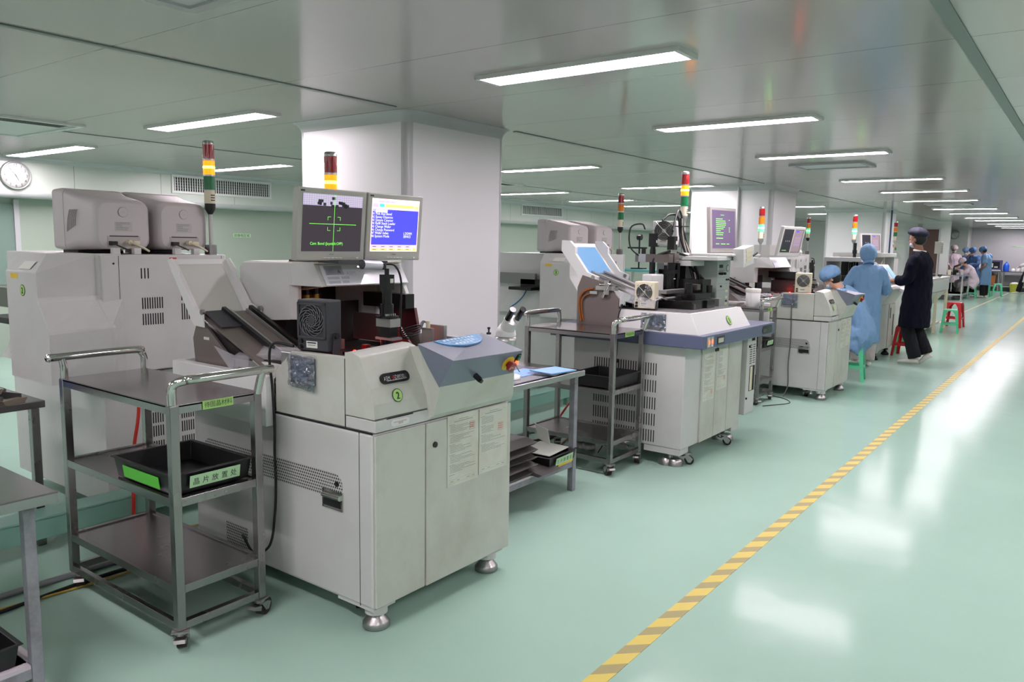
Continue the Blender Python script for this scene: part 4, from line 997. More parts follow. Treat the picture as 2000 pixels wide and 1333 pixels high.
# table between the nearest and second machine
wt = work_table('steel topped workbench with chipped grey legs between the nearest and second machines', (-2.43, 2.95, 0), .72, 1.05, .752, .2, overhang=.03)
wt2 = work_table('steel topped workbench cut off by the left edge, in front of the foreground trolley', (-2.50, .05, 0), .75, .975, .722, .17, overhang=.05, leg=.034)
work_table('steel topped workbench behind the foreground trolley at the left edge', (-3.99, .55, 0), .82, 1.05, .72, 0, lm=steel)
tray('black tray on the low shelf of the left foreground workbench', (-2.70, .74, .172), 0, .36, .26, .07)
# things on the workbench between machines
t = thing('stereo_microscope', 'white stereo microscope with black eyepieces on the bench right of the nearest machine', 'microscope', (-2.60, 3.42, .752), R(-25))
MB().lathe([(.085, 0), (.085, .02), (.02, .024)], n=28).cyl((-.05, 0, .02), (-.05, 0, .27), .012, n=12, mi=1).build('stand', [white, chrome], t)
MB().lathe([(.055, .19), (.058, .21), (.058, .235), (.05, .24)], n=28).lathe([(.035, .13), (.04, .19)], n=24, mi=1).build('objective_head', [alu, blacks], t)
MB().lathe([(.055, .24), (.057, .25), (.05, .285), (.03, .31), (.001, .315)], n=28).cyl((0, 0, .27), (.07, 0, .34), .042, .04, n=24).box(-.11, -.04, -.012, .012, .215, .232).build('body', white, t)
for s in (-1, 1):
    b = MB(); b.cyl((.055, s*.027, .325), (.075, s*.029, .345), .02, n=16, mi=1).cyl((.075, s*.029, .345), (.13, s*.031, .395), .0175, .016, n=16, mi=0).cyl((.13, s*.031, .395), (.138, s*.0315, .402), .018, n=16, mi=0); b.build('eyepiece', [blacks, white], t)
tag(MB().tube([(-2.66, 3.50, .93), (-2.65, 3.56, .90), (-2.64, 3.58, .80), (-2.66, 3.64, .757), (-2.72, 3.68, .757)], .003, 8).build('microscope_cable', wire_b), 'thin black cable looping down from the stereo microscope', 'cable')
t = thing('clipboard', 'dark flat board lying on the bench right of the nearest machine', 'board', (-2.60, 3.40, .7525), R(2))
MB().box(-.2, .16, -.35, .45, 0, .006).build('board', mat('dark_board', (58, 60, 74), .25), t, bevel=.002); MB().box(-.1, .06, .1, .36, .006, .008).build('paper_sheet', mat('blue_sheet', (130, 170, 225), .4), t)
for k, (dx, dy, r_) in enumerate(((0, 0, 4), (.02, .01, -3))):
    tag(MB().box(-.1, .07, -.1, .12, 0, .006).build('plastic_bag', [clear, bluefilm][k]), ['clear plastic sleeve beside the emergency stop of the nearest machine', 'blue plastic sleeve beside the emergency stop of the nearest machine'][k], 'plastic sleeve')
    o = bpy.data.objects['plastic_bag' if k == 0 else 'plastic_bag.001']; o.location = (-2.50+dx, 3.72+dy, .762+.008*k); o.rotation_euler = (0, 0, R(r_*3))
# stack of folded grey trays and a labelled black tray on the lower shelf
for k in range(5):
    b = MB(); 
    A = [(-.10, -.16, 0), (.085, -.16, 0), (.11, -.16, .018), (.03, -.16, .036), (-.10, -.16, .036)]
    b.prism([(p[0], p[2]) for p in A], 'y', -.16, .14)
    o = b.build('grey_plate', mat('zinc_plate', (104, 100, 98), .45, metal=.5), bevel=.002); o.location = (-2.56+.008*(k % 2), 3.40, .201+k*.043); o.rotation_euler = (0, 0, R((0, 1.5, -1, 2, 0)[k]))
    tag(o, 'grey folded metal plate beside the nearest machine, %s in the five-high stack' % ['bottom', 'second from bottom', 'middle', 'second from top', 'topmost'][k], 'metal plate', 'stack of grey metal plates')
o = MB().prism([(-.12, 0), (.10, 0), (.13, .012), (.02, .03), (-.12, .03)], 'y', -.1, .1).build('grey_plate', MATS['zinc_plate']); o.location = (-2.52, 3.60, .201); tag(o, 'single grey folded metal plate lying between the plate stack and the black tray', 'metal plate')
tr = tray('black tray holding white papers on the low bench shelf, with a green and yellow label', (-2.57, 3.79, .201), R(3), .32, .26, .07, '芯片放置处', False)
b = MB(); b.box(.125, .130, -.06, .11, .004, .022); b.build('yellow_card', yellow, tr)
o = MB().box(-.1, .1, -.13, .13, 0, .004).build('paper_stack', paper); o.location = (-2.58, 3.80, .276); o.rotation_euler = (0, R(2), R(6)); tag(o, 'white papers lying on the black tray of the low bench shelf', 'paper')
o = MB().box(-.002, .002, -.10, .08, 0, .10).build('paper_card', paper); o.location = (-2.68, 3.93, .282); o.rotation_euler = (0, R(-12), R(60)); tag(o, 'white card standing upright behind the papers on the low bench shelf', 'paper')
# things on the left rear table
def magazine(loc, rz, lab, m):
    t = thing('lead_frame_magazine', lab, 'magazine', loc, rz)
    b = MB(); b.box(-.11, .11, -.05, .05, 0, .006).box(-.11, .11, -.05, -.046, 0, .04).box(-.11, .11, .046, .05, 0, .04); b.build('body', m, t)
    MB().prism([(-.05, 0), (.05, .0), (.065, .022), (-.065, .022)], 'x', .09, .13).build('end_flap', mat('pale_steel', (168, 150, 138), .35, metal=.8), t); return t
magazine((-4.12, 1.43, .72), R(20), 'metal magazine tray lying lower on the left rear table', MATS['zinc_plate'])
magazine((-4.17, 1.36, .765), R(12), 'metal magazine tray lying crosswise on top of another on the left rear table', alu)
o = MB().box(-.06, .06, -.05, .05, 0, .05).box(-.06, .06, -.05, .05, .056, .09).build('blue_box', mat('blue_plastic', (40, 90, 200), .4), bevel=.003); o.location = (-4.15, 1.16, .72); tag(o, 'small blue plastic box at the left edge on the rear table', 'box')
o = MB().box(-.2, .2, -.25, .25, 0, .035).build('steel_tray', steel, bevel=.004); o.location = (-4.45, 1.28, .72); tag(o, 'steel tray at the back of the left rear table', 'tray')
cable('air_tube', 'blue air tube lying across the left rear table', [(-4.35, .9, .765), (-4.33, 1.2, .77), (-4.28, 1.45, .765)], .006, wire_blue)
# crossbar grey lid corner at the left foreground bench
o = MB().lathe([(.09, 0), (.09, .012), (.085, .018), (.001, .02)], n=28).build('round_lid', castm); o.location = (-2.98, .90, .722); tag(o, 'round grey metal lid on the workbench at the left edge', 'lid')

# ------------------------------------------------------------------ rear row machines (their backs face the aisle)
def rear_machine(label, y0, digit, lit, width=1.0, towers=True, detail=True, x=-4.0):
    t = thing('rear_machine', label, 'machine', (x, y0, 0))
    b = MB(); b.box(-1.15, 0, .30, width, .80, 1.415, 0); b.build('upper_cabinet', paint, t, bevel=.006)
    MB().box(-1.15, -.04, .30, width, .10, .80).build('lower_cabinet', paint, t, bevel=.004)
    # sculpted side wing
    lo = lambda z, xf: None
    def loop(z, yf, xf, xb): return [(-.36, yf, z), (xf, yf, z), (xb, .30, z), (-.36, .30, z)]
    prof = [(.80, .0, .09, .10), (1.04, .0, .09, .12), (1.06, .0, .085, .12), (1.19, .0, -.01, -.02), (1.21, .0, -.015, -.03), (1.33, .0, -.015, -.03), (1.42, .07, -.05, -.03)]
    MB().loft([loop(*p) for p in prof]).build('side_wing', paint, t, bevel=.004)
    MB().loft([[(-.05, .28, z), (xb, .28, z), (.0, .40, z), (-.05, .40, z)] for z, _, __, xb in prof]).build('wing_fillet', paint, t)
    b = MB(); sticker(b, digit, (-.17, -.001, 1.24), (1, 0, 0), (0, 0, 1), .028); b.build('number_sticker', [glabel, ink], t)
    b = MB(); b.box(-.30, -.22, -.001, 0, 1.295, 1.32); b.build('yellow_sticker', yellow, t)
    b = MB(); v = Vector((0, .07, .09)).normalized(); o = Vector((-.22, .0, 1.335)); n = Vector((1, 0, 0)).cross(v)
    b.quad(*[o+Vector((a, 0, 0))+v*c+n*.002 for a, c in ((0, .01), (.13, .01), (.14, .06), (.01, .055))]); b.build('note', paper, t)
    s = MB(); f = ('x', 0, 1)
    y1 = .36
    s.box(0, .001, .385, .387, .80, 1.41).box(0, .001, width-.03, width-.028, .80, 1.41).box(-.001, .002, .30, width, .797, .80)
    slots(s, f, .50, 1.29, 3, .018, .006, .055); slots(s, f, width-.21, 1.29, 2, .018, .006, .055)
    slots(s, f, .50, 1.13, 9, .0135, .006, .06); slots(s, f, .50, 1.045, 9, .0135, .006, .06)
    slots(s, f, width-.28, 1.165, 10, .0135, .006, .06); slots(s, f, width-.28, 1.06, 10, .0135, .006, .09)
    f2 = ('x', -.04, 1)
    for k in range(3): slots(s, f2, .50, .66-.0-k*.16, 9, .0135, .006, .06); slots(s, f2, .50, .585-k*.16, 9, .0135, .006, .06); slots(s, f2, width-.28, .66-k*.16, 9, .0135, .006, .06); slots(s, f2, width-.28, .585-k*.16, 9, .0135, .006, .06)
    s.cyl((0, .36, 1.37), (.002, .36, 1.37), .005, n=10).cyl((0, .37, .84), (.002, .37, .84), .005, n=10)
    s.build('vent_slots', dark, t)
    b = MB(); b.box(0, .001, .66, .70, 1.385, 1.40); b.build('red_sticker', redst, t)
    b = MB(); b.box(-.04, -.035, .44, .85, .70, .785, 0).box(-.035, -.033, .50, .60, .735, .755, 1).cyl((-.035, .66, .745), (-.02, .66, .745), .012, n=12, mi=2).cyl((-.035, .78, .745), (-.02, .78, .745), .012, n=12, mi=1); b.build('socket_panel', [white, black, orangeled if False else gold], t)
    # feeder shelf at the far side of the wing
    b = MB(); b.prism([(-1.1, .80), (-.36, .80), (-.36, 1.03), (-.62, 1.04), (-.85, 1.05), (-1.0, .86)], 'y', .22, .28, 0)
    b.box(-.78, -.50, .05, .30, 1.045, 1.075, 1).box(-.74, -.36, .20, .32, 1.075, 1.15, 1).box(-1.1, -.56, .20, .24, 1.10, 1.21, 2).box(-.70, -.36, .32, .34, 1.1, 1.23, 0)
    b.build('feeder_shelf', [paint, blacks, steel], t)
    b = MB(); b.tube([(-.66, .20, 1.04), (-.70, .19, .97), (-.78, .19, .90), (-.86, .19, .85)], .007, 8, 0); b.build('blue_hose', mat('teal_hose', (50, 110, 150), .4), t)
    for y in (.38, width-.06):
        b = MB(); level_foot(b, -.10, y, .10, 1); b.build('levelling_foot', castm, t)
    if towers:
        signal_tower(t, -.03, width-.07, 1.67, lit=lit, pole_to=1.42, body='black')
        MB().box(-.05, .0, width-.10, width-.055, 1.415, 1.47).build('tower_mount', steel, t)
    return t
def crt(label, loc, rz=0, logo='NEC', s=1, group=None, old=False):
    """monitor seen from behind; rear faces local +x"""
    t = thing('crt_monitor', label, 'monitor', loc, rz, group)
    def loop(x, w_, z0, z1, r=.04, n=5):
        l = []
        for cy, cz, a0 in ((w_/2-r, z0+r, -90), (w_/2-r, z1-r, 0), (-w_/2+r, z1-r, 90), (-w_/2+r, z0+r, 180)):
            for a in range(n): an = R(a0+90*a/(n-1)); l.append((x, cy+r*math.cos(an), cz+r*math.sin(an)))
        return l
    MB().loft([loop(-.42, .325, .01, .325, .02), loop(-.36, .33, .005, .33, .03), loop(-.30, .325, .005, .325, .03)], smooth=True).build('front_bezel', beige, t)
    MB().loft([loop(-.30, .32, .005, .322, .03), loop(-.2, .305, .01, .30, .05), loop(-.11, .292, .012, .285, .05), loop(-.04, .286, .014, .272, .05), loop(-.01, .28, .015, .265, .05), loop(0, .255, .02, .25, .05)], smooth=True).build('rear_shell', beige, t)
    MB().box(-.42, -.25, -.12, .12, -.012, .005).build('swivel_base', black, t)
    b = MB(); b.disc((.001, 0, .205), (0, 1, 0), (0, 0, 1), .026, mi=2, t=.002); b.disc((.003, 0, .205), (0, 1, 0), (0, 0, 1), .0245, mi=0, t=.0015); b.text(logo, (.005, 0, .2), (0, 1, 0), (0, 0, 1), .011, 1, 'c')
    b.box(.0, .0015, -.045, .045, .105, .155, 1)
    rnd = random.Random(2)
    for k in range(7): b.box(.0015, .002, -.04, -.04+rnd.uniform(.03, .075), .149-k*.006, .151-k*.006, 2)
    b.build('maker_plate', [beige, mat('crt_label', (184, 180, 176), .5), greyink], t)
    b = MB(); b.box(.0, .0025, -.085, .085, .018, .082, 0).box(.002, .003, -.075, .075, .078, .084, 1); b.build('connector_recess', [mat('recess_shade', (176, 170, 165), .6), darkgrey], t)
    b = MB(); b.box(.003, .035, -.08, -.05, .035, .055, 0).cyl((.003, .02, .05), (.03, .02, .05), .012, n=12, mi=1).box(.003, .02, .04, .075, .04, .058, 1)
    b.tube([(.03, -.065, .04), (.06, -.03, .02), (.04, .0, .01)], .004, 6, 0).tube([(.03, .02, .05), (.07, .05, .03), (.06, .10, .005)], .006, 6, 1); b.build('plugs', [black, cream], t)
    for s_ in (-1, 1): MB().box(.0, .03, s_*.055-.018, s_*.055+.018, -.012, .02).build('mounting_foot', white, t)
    # perforated cheeks
    b = MB()
    for s_ in (-1, 1):
        for k in range(9): b.tube([(-.27+.012*k, s_*.1605, .10+.004*k), (-.262+.012*k, s_*.1595, .16+.003*k), (-.24+.011*k, s_*.1575, .215)], .0014, 4, 0, k=2)
    b.build('cheek_grille', mat('grille_line', (130, 126, 122), .6), t)
    return t
rear_machine('back of a rear-row machine marked with a green 2, behind the nearest die bonder', 1.6, '2', 'amber')
rear_machine('back of a rear-row machine marked with a green 3, beyond the large white pillar', 6.27, '3', 'none', 1.05)
crt('beige CRT monitor on the rear machine marked 2, the one at its left end', (-4.06, 2.05, 1.428), 0, group=None)
crt('beige CRT monitor on the rear machine marked 2, next to its signal tower', (-4.06, 2.385, 1.428), 0)
crt('beige CRT monitor on the rear machine marked 3, overlapping the blue machine lid', (-4.12, 6.60, 1.43), R(-8))
crt('beige CRT monitor on the rear machine marked 3, nearer its signal tower', (-4.10, 7.05, 1.43), R(-8))

# raised green floor duct running along the row, with legs
t = thing('floor_duct', 'raised pale green cable duct running along the floor behind the machines', 'cable duct', (-3.99, -1.5, 0))
MB().box(0, .14, 0, 9.8, .09, .185).build('channel', ductgreen, t, bevel=.003)
MB().box(-.004, .144, 0, 9.8, .185, .195).build('cover', ductgreen, t, bevel=.002)
for k in range(7): MB().box(.05, .09, .6+1.4*k, .64+1.4*k, 0, .09).build('leg', ductgreen, t)
cable('floor_pipe', 'grey conduit pipe lying on the floor behind the foreground trolley', [(-3.5, .3, .015), (-3.52, 1.4, .015), (-3.5, 2.6, .015), (-3.52, 4.6, .015), (-3.5, 6.6, .015)], .014, mat('grey_pipe', (150, 150, 156), .35, metal=.5))
cable('floor_cable', 'black cable lying on the floor beside the grey conduit pipe', [(-3.42, .3, .008), (-3.38, 1.0, .008), (-3.42, 1.6, .008), (-3.35, 2.4, .008), (-3.42, 3.8, .008), (-3.3, 5.2, .008), (-3.4, 6.4, .008)], .008, wire_b)
cable('floor_cable', 'yellow cable lying on the floor beside the grey conduit pipe', [(-3.45, .3, .006), (-3.43, 1.0, .006), (-3.37, 1.7, .006), (-3.42, 2.6, .006)], .005, wire_y)
pts = [(-3.62+.075*math.cos(a*.6)*(1+.15*math.sin(a*.37)), 2.36+.09*math.sin(a*.6)*(1+.1*math.cos(a*.53)), .012+.0045*(a % 9)) for a in range(64)]
cable('coiled_cable', 'coil of beige cable on the floor behind the foreground trolley', pts+[(-3.7, 2.1, .01), (-3.75, 1.8, .01), (-3.6, 1.6, .01)], .006, wire_beige, k=2)
cable('hose', 'red hose hanging down behind the foreground trolley', [(-4.03+.07, 2.04, .80), (-3.93, 2.02, .6), (-3.92, 1.98, .4), (-3.84, 1.93, .22), (-3.83, 1.92, .1), (-3.8, 1.9, .012)], .009, wire_red)
cable('hose', 'red hose slanting down to the floor behind the trolley of the second machine', [(-3.55, 6.6, .6), (-3.45, 5.9, .4), (-3.4, 5.35, .2), (-3.35, 5.0, .02), (-3.3, 4.9, .012)], .009, wire_red)
cable('floor_cable', 'thick black cable on the floor behind the trolley of the second machine', [(-3.2, 4.6, .012), (-3.3, 5.0, .012), (-3.25, 5.4, .012), (-3.35, 6.2, .012)], .011, wire_b)
cable('floor_cable', 'beige cable on the floor behind the trolley of the second machine', [(-3.0, 4.5, .008), (-3.2, 5.1, .008), (-2.9, 5.2, .008), (-2.6, 5.05, .008)], .008, wire_beige)

# ------------------------------------------------------------------ second machine: wire bonder style with a blue-grey ledge
M3 = (-2.16, 4.83, 0)
t = thing('chip_bonder', 'machine with a blue-grey ledge and vent slots, black camera columns on its top', 'machine', M3)
m3 = t
def w3(x, y, z): return (M3[0]+x, M3[1]+y, z)
MB().box(-.88, 0, 0, 1.03, .125, .83).build('base_cabinet', paint, t, bevel=.008)
MB().box(-.86, -.0, -.012, .0, .815, .835).box(-.30, .01, -.014, .006, .80, .835).build('panel_lip', paint, t)
d = MB().box(0, .012, .27, .51, .13, .82).build('cabinet_door', paint2, t, bevel=.002)
b = MB(); sheet(b, (.0125, .29, .42), (0, 1, 0), (0, 0, 1), .20, .34, seed=5, stamp=(.8, .2)); b.build('work_sheet', [paper2, greyink, redink], d)
MB().cyl((.012, .495, .77), (.02, .495, .77), .012, n=12).build('lock', black, d)
d = MB().box(0, .012, .515, .75, .13, .82).build('cabinet_door', paint2, t, bevel=.002)
b = MB(); sheet(b, (.0125, .535, .47), (0, 1, 0), (0, 0, 1), .19, .33, seed=6, stamp=(.75, .28), rows=26, two=True); b.build('work_sheet', [paper2, greyink, redink], d)
MB().cyl((.012, .53, .77), (.02, .53, .77), .012, n=12).build('lock', black, d)
MB().box(0, .012, .755, 1.02, .13, .82).build('front_panel', paint2, t, bevel=.002)
s = MB()
for z in (.62, .50, .38, .265, .15+.0): slots(s, ('y', 0, -1), -.70, z, 26, .0195, .007, .085)
s.build('vent_slots', dark, t)
MB().box(-1.06, .15, -.05, 1.33, .835, .925).build('blue_grey_ledge', ledge_m, t, bevel=.006)
b = MB(); b.box(.150, .155, -.01, .10, .845, .915, 0)
for y in (.015, .07): b.box(.155, .158, y-.008, y+.012, .85, .91, 2).box(.158, .160, y-.006, y+.01, .87, .892, 1)
b.box(.15, .154, .17, .29, .85, .905, 3).box(.154, .1545, .185, .275, .862, .893, 4)
l = []
for cx, a0 in ((1.24, -90), (1.08, 90)):
    for a in range(0, 181, 20): l.append((.151, cx+.03*math.cos(R(a0+a)), .88+.03*math.sin(R(a0+a))))
b.loft([l, [(p[0]+.003, p[1], p[2]) for p in l]], 3); b.text('ASM', (.1545, 1.08, .868), (0, 1, 0), (0, 0, 1), .03, 5)
b.build('switches_and_badge', [alu, orangeled, white, blacks, mat('counter_face', (196, 196, 180), .4), alu], t)
A = [(-.70, -.02, .925), (.10, -.02, .925), (.10, .93, .925), (-.70, .93, .925)]; B = [(-.72, .0, 1.06), (.03, .0, 1.06), (.03, .90, 1.06), (-.72, .90, 1.06)]
dk = MB().loft([A, B]).build('deck_housing', white, t, bevel=.006)
MB().box(-.68, .0, .04, .86, 1.06, 1.063).build('deck_plate', mat('brushed_deck', (160, 158, 160), .3, metal=.8), t)
b = MB(); u = Vector((0, 1, 0)); v = Vector((-.07, 0, .135)).normalized(); sticker(b, '3', (.074, .56, .985), u, v, .036); b.build('number_sticker', [glabel, ink], dk)
film_bag(t, -.33, -.14, -.012, .945, 1.05)
# side cabinet on the right with vents and an open slot
sb = MB().box(-.5, .04, 1.06, 1.26, .20, .83).build('side_cabinet', paint, t, bevel=.004)
b = MB()
for k in range(9):
    for j in (1.12, 1.19): b.box(.04, .041, j, j+.045, .60+k*.018, .606+k*.018)
b.box(.04, .041, 1.15, 1.22, .78, .805).box(.04, .0415, 1.13, 1.24, .38, .58).cyl((.04, 1.10, .74), (.048, 1.10, .74), .01, n=12).cyl((.04, 1.08, .33), (.048, 1.08, .33), .008, n=12)
b.build('vents', dark, sb); MB().box(.0416, .043, 1.14, 1.19, .385, .575).build('inner_unit', cream, sb)
for x, y in ((-.10, .05), (-.10, .98), (-.80, .05)):
    b = MB(); b.box(x-.18, x+.09, y-.05, y+.09, .085, .125, 1); b.lathe([(.02, .09), (.02, .05), (.03, .045)], (x, y, 0), 12, 0)
    for a, c in ((-.03, 0), (.03, .01)): b.lathe([(.035, .05), (.055, .035), (.055, .0)], (x+a, y+c, 0), 16, 0)
    b.build('levelling_foot', [castm, paint], t)
caster_part(t, -.02, .13, .085, .03, .6); caster_part(t, -.02, .82, .085, .03, .6)
# input side: brown metal magazine side with amber tubes
il = MB(); il.prism([(-.84, .93), (-.84, 1.20), (-.80, 1.29), (-.60, 1.24), (-.50, 1.14), (-.50, .93)], 'y', -.035, -.023, 0)
ilo = il.build('input_side_plate', loadermetal, t)
def MBshift(b, d): b.v = [(p[0]+d[0], p[1]+d[1], p[2]+d[2]) for p in b.v]
b = MB(); b.tube([(-.90, -.01, .94), (-.915, -.02, 1.08), (-.88, -.02, 1.15), (-.80, -.015, 1.18)], .008, 8, 0).tube([(-.88, -.01, .94), (-.895, -.02, 1.06), (-.87, -.02, 1.12), (-.78, -.015, 1.15)], .006, 8, 0)
b.box(-.78, -.62, -.02, .02, 1.17, 1.20, 1).box(-.82, -.76, -.03, .01, 1.14, 1.16, 1).cyl((-.72, -.02, 1.12), (-.66, -.04, 1.22), .012, n=10, mi=1).cyl((-.74, -.03, 1.21), (-.66, -.03, 1.215), .012, n=10, mi=1).box(-.70, -.66, -.04, -.02, 1.14, 1.24, 1)
for z in (1.10, 1.0, .95): b.box(-.87, -.855, -.003, 0, z, z+.012, 2)
MBshift(b, (.10, -.03, .02)); b.build('air_fittings', [amberwire, chrome, paper], ilo)
lb = MB(); 
def slab(P, dz, mi=0): lb.loft([[Vector(p) for p in P], [Vector(p)+Vector(dz) for p in P]], mi)
slab([(-.93, .02, 1.27), (-.44, .02, 1.10), (-.44, .40, 1.10), (-.93, .40, 1.27)], (0, 0, .01))
slab([(-.93, .10, 1.285), (-.40, .10, 1.115), (-.40, .13, 1.115), (-.93, .13, 1.285)], (0, 0, .012), 1)
slab([(-.93, .28, 1.285), (-.42, .28, 1.105), (-.42, .33, 1.105), (-.93, .33, 1.285)], (0, 0, .012), 1)
MBshift(lb, (.12, 0, .02)); lb.build('input_ramp', [steel, alu], t)
b = MB(); b.plate([(-.60, .0, 1.10), (-.36, .02, 1.06), (-.34, .02, 1.11), (-.62, .0, 1.16)], (0, 1, 0), .004); b.plate([(-.62, .0, 1.16), (-.34, .02, 1.11), (-.34, .12, 1.13), (-.62, .1, 1.18)], (0, 0, 1), .004); MBshift(b, (.10, 0, .02)); b.build('acrylic_guard', clear, t)
b = MB(); b.box(-.60, -.34, .05, .30, 1.0, 1.07, 0)
rnd = random.Random(11)
for k in range(14): x, y = rnd.uniform(-.6, -.36), rnd.uniform(.03, .3); b.box(x, x+.05, y, y+.03, 1.07, 1.07+rnd.uniform(.01, .05), k % 2)
b.build('feed_mechanism', [blacks, alu], t)
# blue windowed lid over the input, hinged open
hb = Vector((-.78, 0, 1.25)); up = Vector((-.21, 0, .26)); nn_ = Vector((.7, 0, .7))
def Q(y, k, off=0): return hb+up*k+Vector((.70*off, y, .70*off))
ob = MB()
for ya, yb, ka, kb_ in ((0, .44, .9, 1.0), (0, .04, .0, .9), (.40, .44, .0, .9)):
    A = [Q(ya, ka), Q(yb, ka), Q(yb, kb_), Q(ya, kb_)]; ob.loft([A, [q+nn_*.008 for q in A]])
for y_ in (-.03, .44):
    A = [Q(y_, 1.05, .02), Q(y_, .9, .07), Q(y_, .7, .08), Q(y_, .6, .05), Q(y_, .1, .05), Q(y_, -.15, .10), Q(y_, -.3, .02), Q(y_, -.1, -.03), Q(y_, .9, -.03)]
    ob.loft([A, [q+Vector((0, .03 if y_ < 0 else .02, 0)) for q in A]]); ob.cyl(Q(y_-.006, -.08, .07), Q(y_+.03, -.08, .07), .014, n=14, mi=1)
lid = ob.build('input_lid', [white, castm], t)
A = [Q(.04, .0, .004), Q(.40, .0, .004), Q(.40, .9, .004), Q(.04, .9, .004)]; MB().loft([A, [q+nn_*.003 for q in A]]).build('lid_window', bluefilm, lid)
# camera columns, bracket and cables
def column(x, y, z0, z1, nm):
    b = MB(); b.cyl((x, y, z0), (x, y, z0+.07), .025, n=16, mi=0).cyl((x, y, z0+.07), (x, y, z0+.085), .028, n=16, mi=1).cyl((x, y, z0+.085), (x, y, z1-.12), .023, n=16, mi=0)
    b.box(x-.025, x+.025, y-.025, y+.025, z1-.1, z1, 0).cyl((x, y, z1-.14), (x, y, z1-.1), .02, n=14, mi=0).cyl((x, y, z1), (x, y, z1+.03), .009, n=10, mi=1).box(x+.0252, x+.026, y+.0, y+.018, z1-.07, z1-.05, 2)
    return b.build(nm, [blacks, chrome, paper], t)
column(-.56, .58, 1.13, 1.60, 'camera_column'); 
b = MB(); X_, Y_ = -.42, .62
b.box(X_-.03, X_+.03, Y_-.03, Y_+.03, 1.10, 1.20, 0).cyl((X_, Y_, 1.2), (X_, Y_, 1.30), .03, n=16, mi=0).box(X_-.035, X_+.035, Y_-.035, Y_+.035, 1.30, 1.33, 0).cyl((X_, Y_, 1.33), (X_, Y_, 1.45), .03, n=16, mi=0).box(X_-.028, X_+.028, Y_-.028, Y_+.028, 1.48, 1.58, 0).cyl((X_, Y_, 1.45), (X_, Y_, 1.48), .036, n=16, mi=1).box(X_+.029, X_+.03, Y_-.0, Y_+.02, 1.52, 1.545, 2).box(X_+.031, X_+.032, Y_-.02, Y_+.01, 1.26, 1.265, 2)
b.box(X_+.028, X_+.09, Y_-.02, Y_+.14, 1.10, 1.15, 0).cyl((X_+.02, Y_+.07, 1.15), (X_+.02, Y_+.07, 1.38), .018, n=12, mi=0).box(X_-.12, X_, Y_+.03, Y_+.12, 1.2, 1.33, 0).box(X_-.10, X_+.03, Y_+.03, Y_+.16, 1.10, 1.13, 1)
b.build('bond_head', [blacks, chrome, paper], t)
b = MB(); b.box(-.66, -.38, .49, .56, 1.385, 1.445, 0).box(-.63, -.57, .485, .49, 1.385, 1.445, 1).box(-.47, -.38, .58, .66, 1.385, 1.455, 0).box(-.52, -.30, .7, .95, 1.36, 1.40, 2).cyl((-.44, .70, 1.43), (-.36, .78, 1.43), .03, n=14, mi=1)
for k in range(4): b.cyl((-.375, .60+.015*k, 1.40), (-.37, .60+.015*k, 1.40), .004, n=6, mi=1)
b.build('camera_bracket', [mat('bracket_steel', (120, 112, 108), .35, metal=.8), alu, white], t)
b = MB(); b.box(-.50, -.14, .44, .80, 1.12, 1.165, 0).box(-.36, -.30, .30, .86, 1.165, 1.19, 1).box(-.46, -.20, .70, .86, 1.165, 1.26, 0).box(-.5, -.44, .66, .92, 1.063, 1.36, 0).cyl((-.22, .50, 1.165), (-.22, .50, 1.24), .03, n=14, mi=0).cyl((-.16, .74, 1.12), (-.16, .74, 1.22), .022, n=12, mi=0).box(-.28, -.18, .56, .62, 1.19, 1.23, 2).box(-.42, -.10, .30, .55, 1.063, 1.12, 0).box(-.40, -.12, .56, .72, 1.063, 1.10, 0).box(-.18, -.08, .52, .66, 1.063, 1.12, 0)
rnd = random.Random(12)
for k in range(30): x, y = rnd.uniform(-.5, -.1), rnd.uniform(.25, .9); z = 1.063; a = rnd.uniform(.015, .05); b.box(x, x+a, y, y+a*rnd.uniform(.6, 2), z, z+rnd.uniform(.01, .10), rnd.choice((0, 0, 0, 1, 2)))
b.cyl((-.3, .3, 1.13), (-.3, .75, 1.13), .012, n=10, mi=1); b.sph((-.1, .6, 1.09), .006, .006, .006, 8, 3)
b.build('bed_fittings', [blacks, alu, MATS['bracket_steel'], redled], t)['kind'] = 'stuff'
b = MB(); b.box(-.50, -.42, .30, .50, 1.10, 1.30, 0); b.build('rear_screen_panel', white, t, bevel=.01)
# electronics tower with knobs, shelf, pendant box
et = MB().box(-.72, -.20, .98, 1.24, .93, 1.40).build('control_rack', mat('rack_grey_green', (176, 184, 178), .45), t, bevel=.004)
b = MB()
y0 = 1.0
for k in range(3): b.box(-.20, -.197, y0+.01+k*.025, y0+.03+k*.025, 1.345, 1.37, 0)
b.disc((-.199, y0+.18, 1.34), (0, 1, 0), (0, 0, 1), .028, mi=0); b.disc((-.1975, y0+.18, 1.34), (0, 1, 0), (0, 0, 1), .022, mi=1)
for y, z in ((.02, 1.30), (.08, 1.30)): b.cyl((-.20, y0+y, z), (-.17, y0+y, z), .01, n=10, mi=0)
b.box(-.20, -.18, y0+.0, y0+.10, 1.295, 1.305, 0)
for y, z in ((.16, 1.25), (.2, 1.25), (.05, 1.2), (.03, 1.07), (.17, 1.08)): b.cyl((-.20, y0+y, z), (-.19, y0+y, z), .008, n=10, mi=0)
for z in (1.15, 1.10, 1.05): b.box(-.20, -.198, y0+.15, y0+.2, z, z+.02, 2)
for z in (1.32, 1.27, 1.22, 1.17): b.box(-.20, -.1985, y0-.01, y0+.23, z, z+.0015, 3)
b.build('rack_controls', [black, mat('dial_face', (200, 206, 196), .4), cream, greyink], et)
b = MB(); b.box(-.74, -.10, .72, 1.28, 1.405, 1.435, 0); b.box(-.55, -.35, 1.0, 1.15, 1.425, 1.445, 1).box(-.66, -.06, .90, 1.52, 1.437, 1.455, 0); b.build('monitor_shelf', [white, steel], t, bevel=.003)
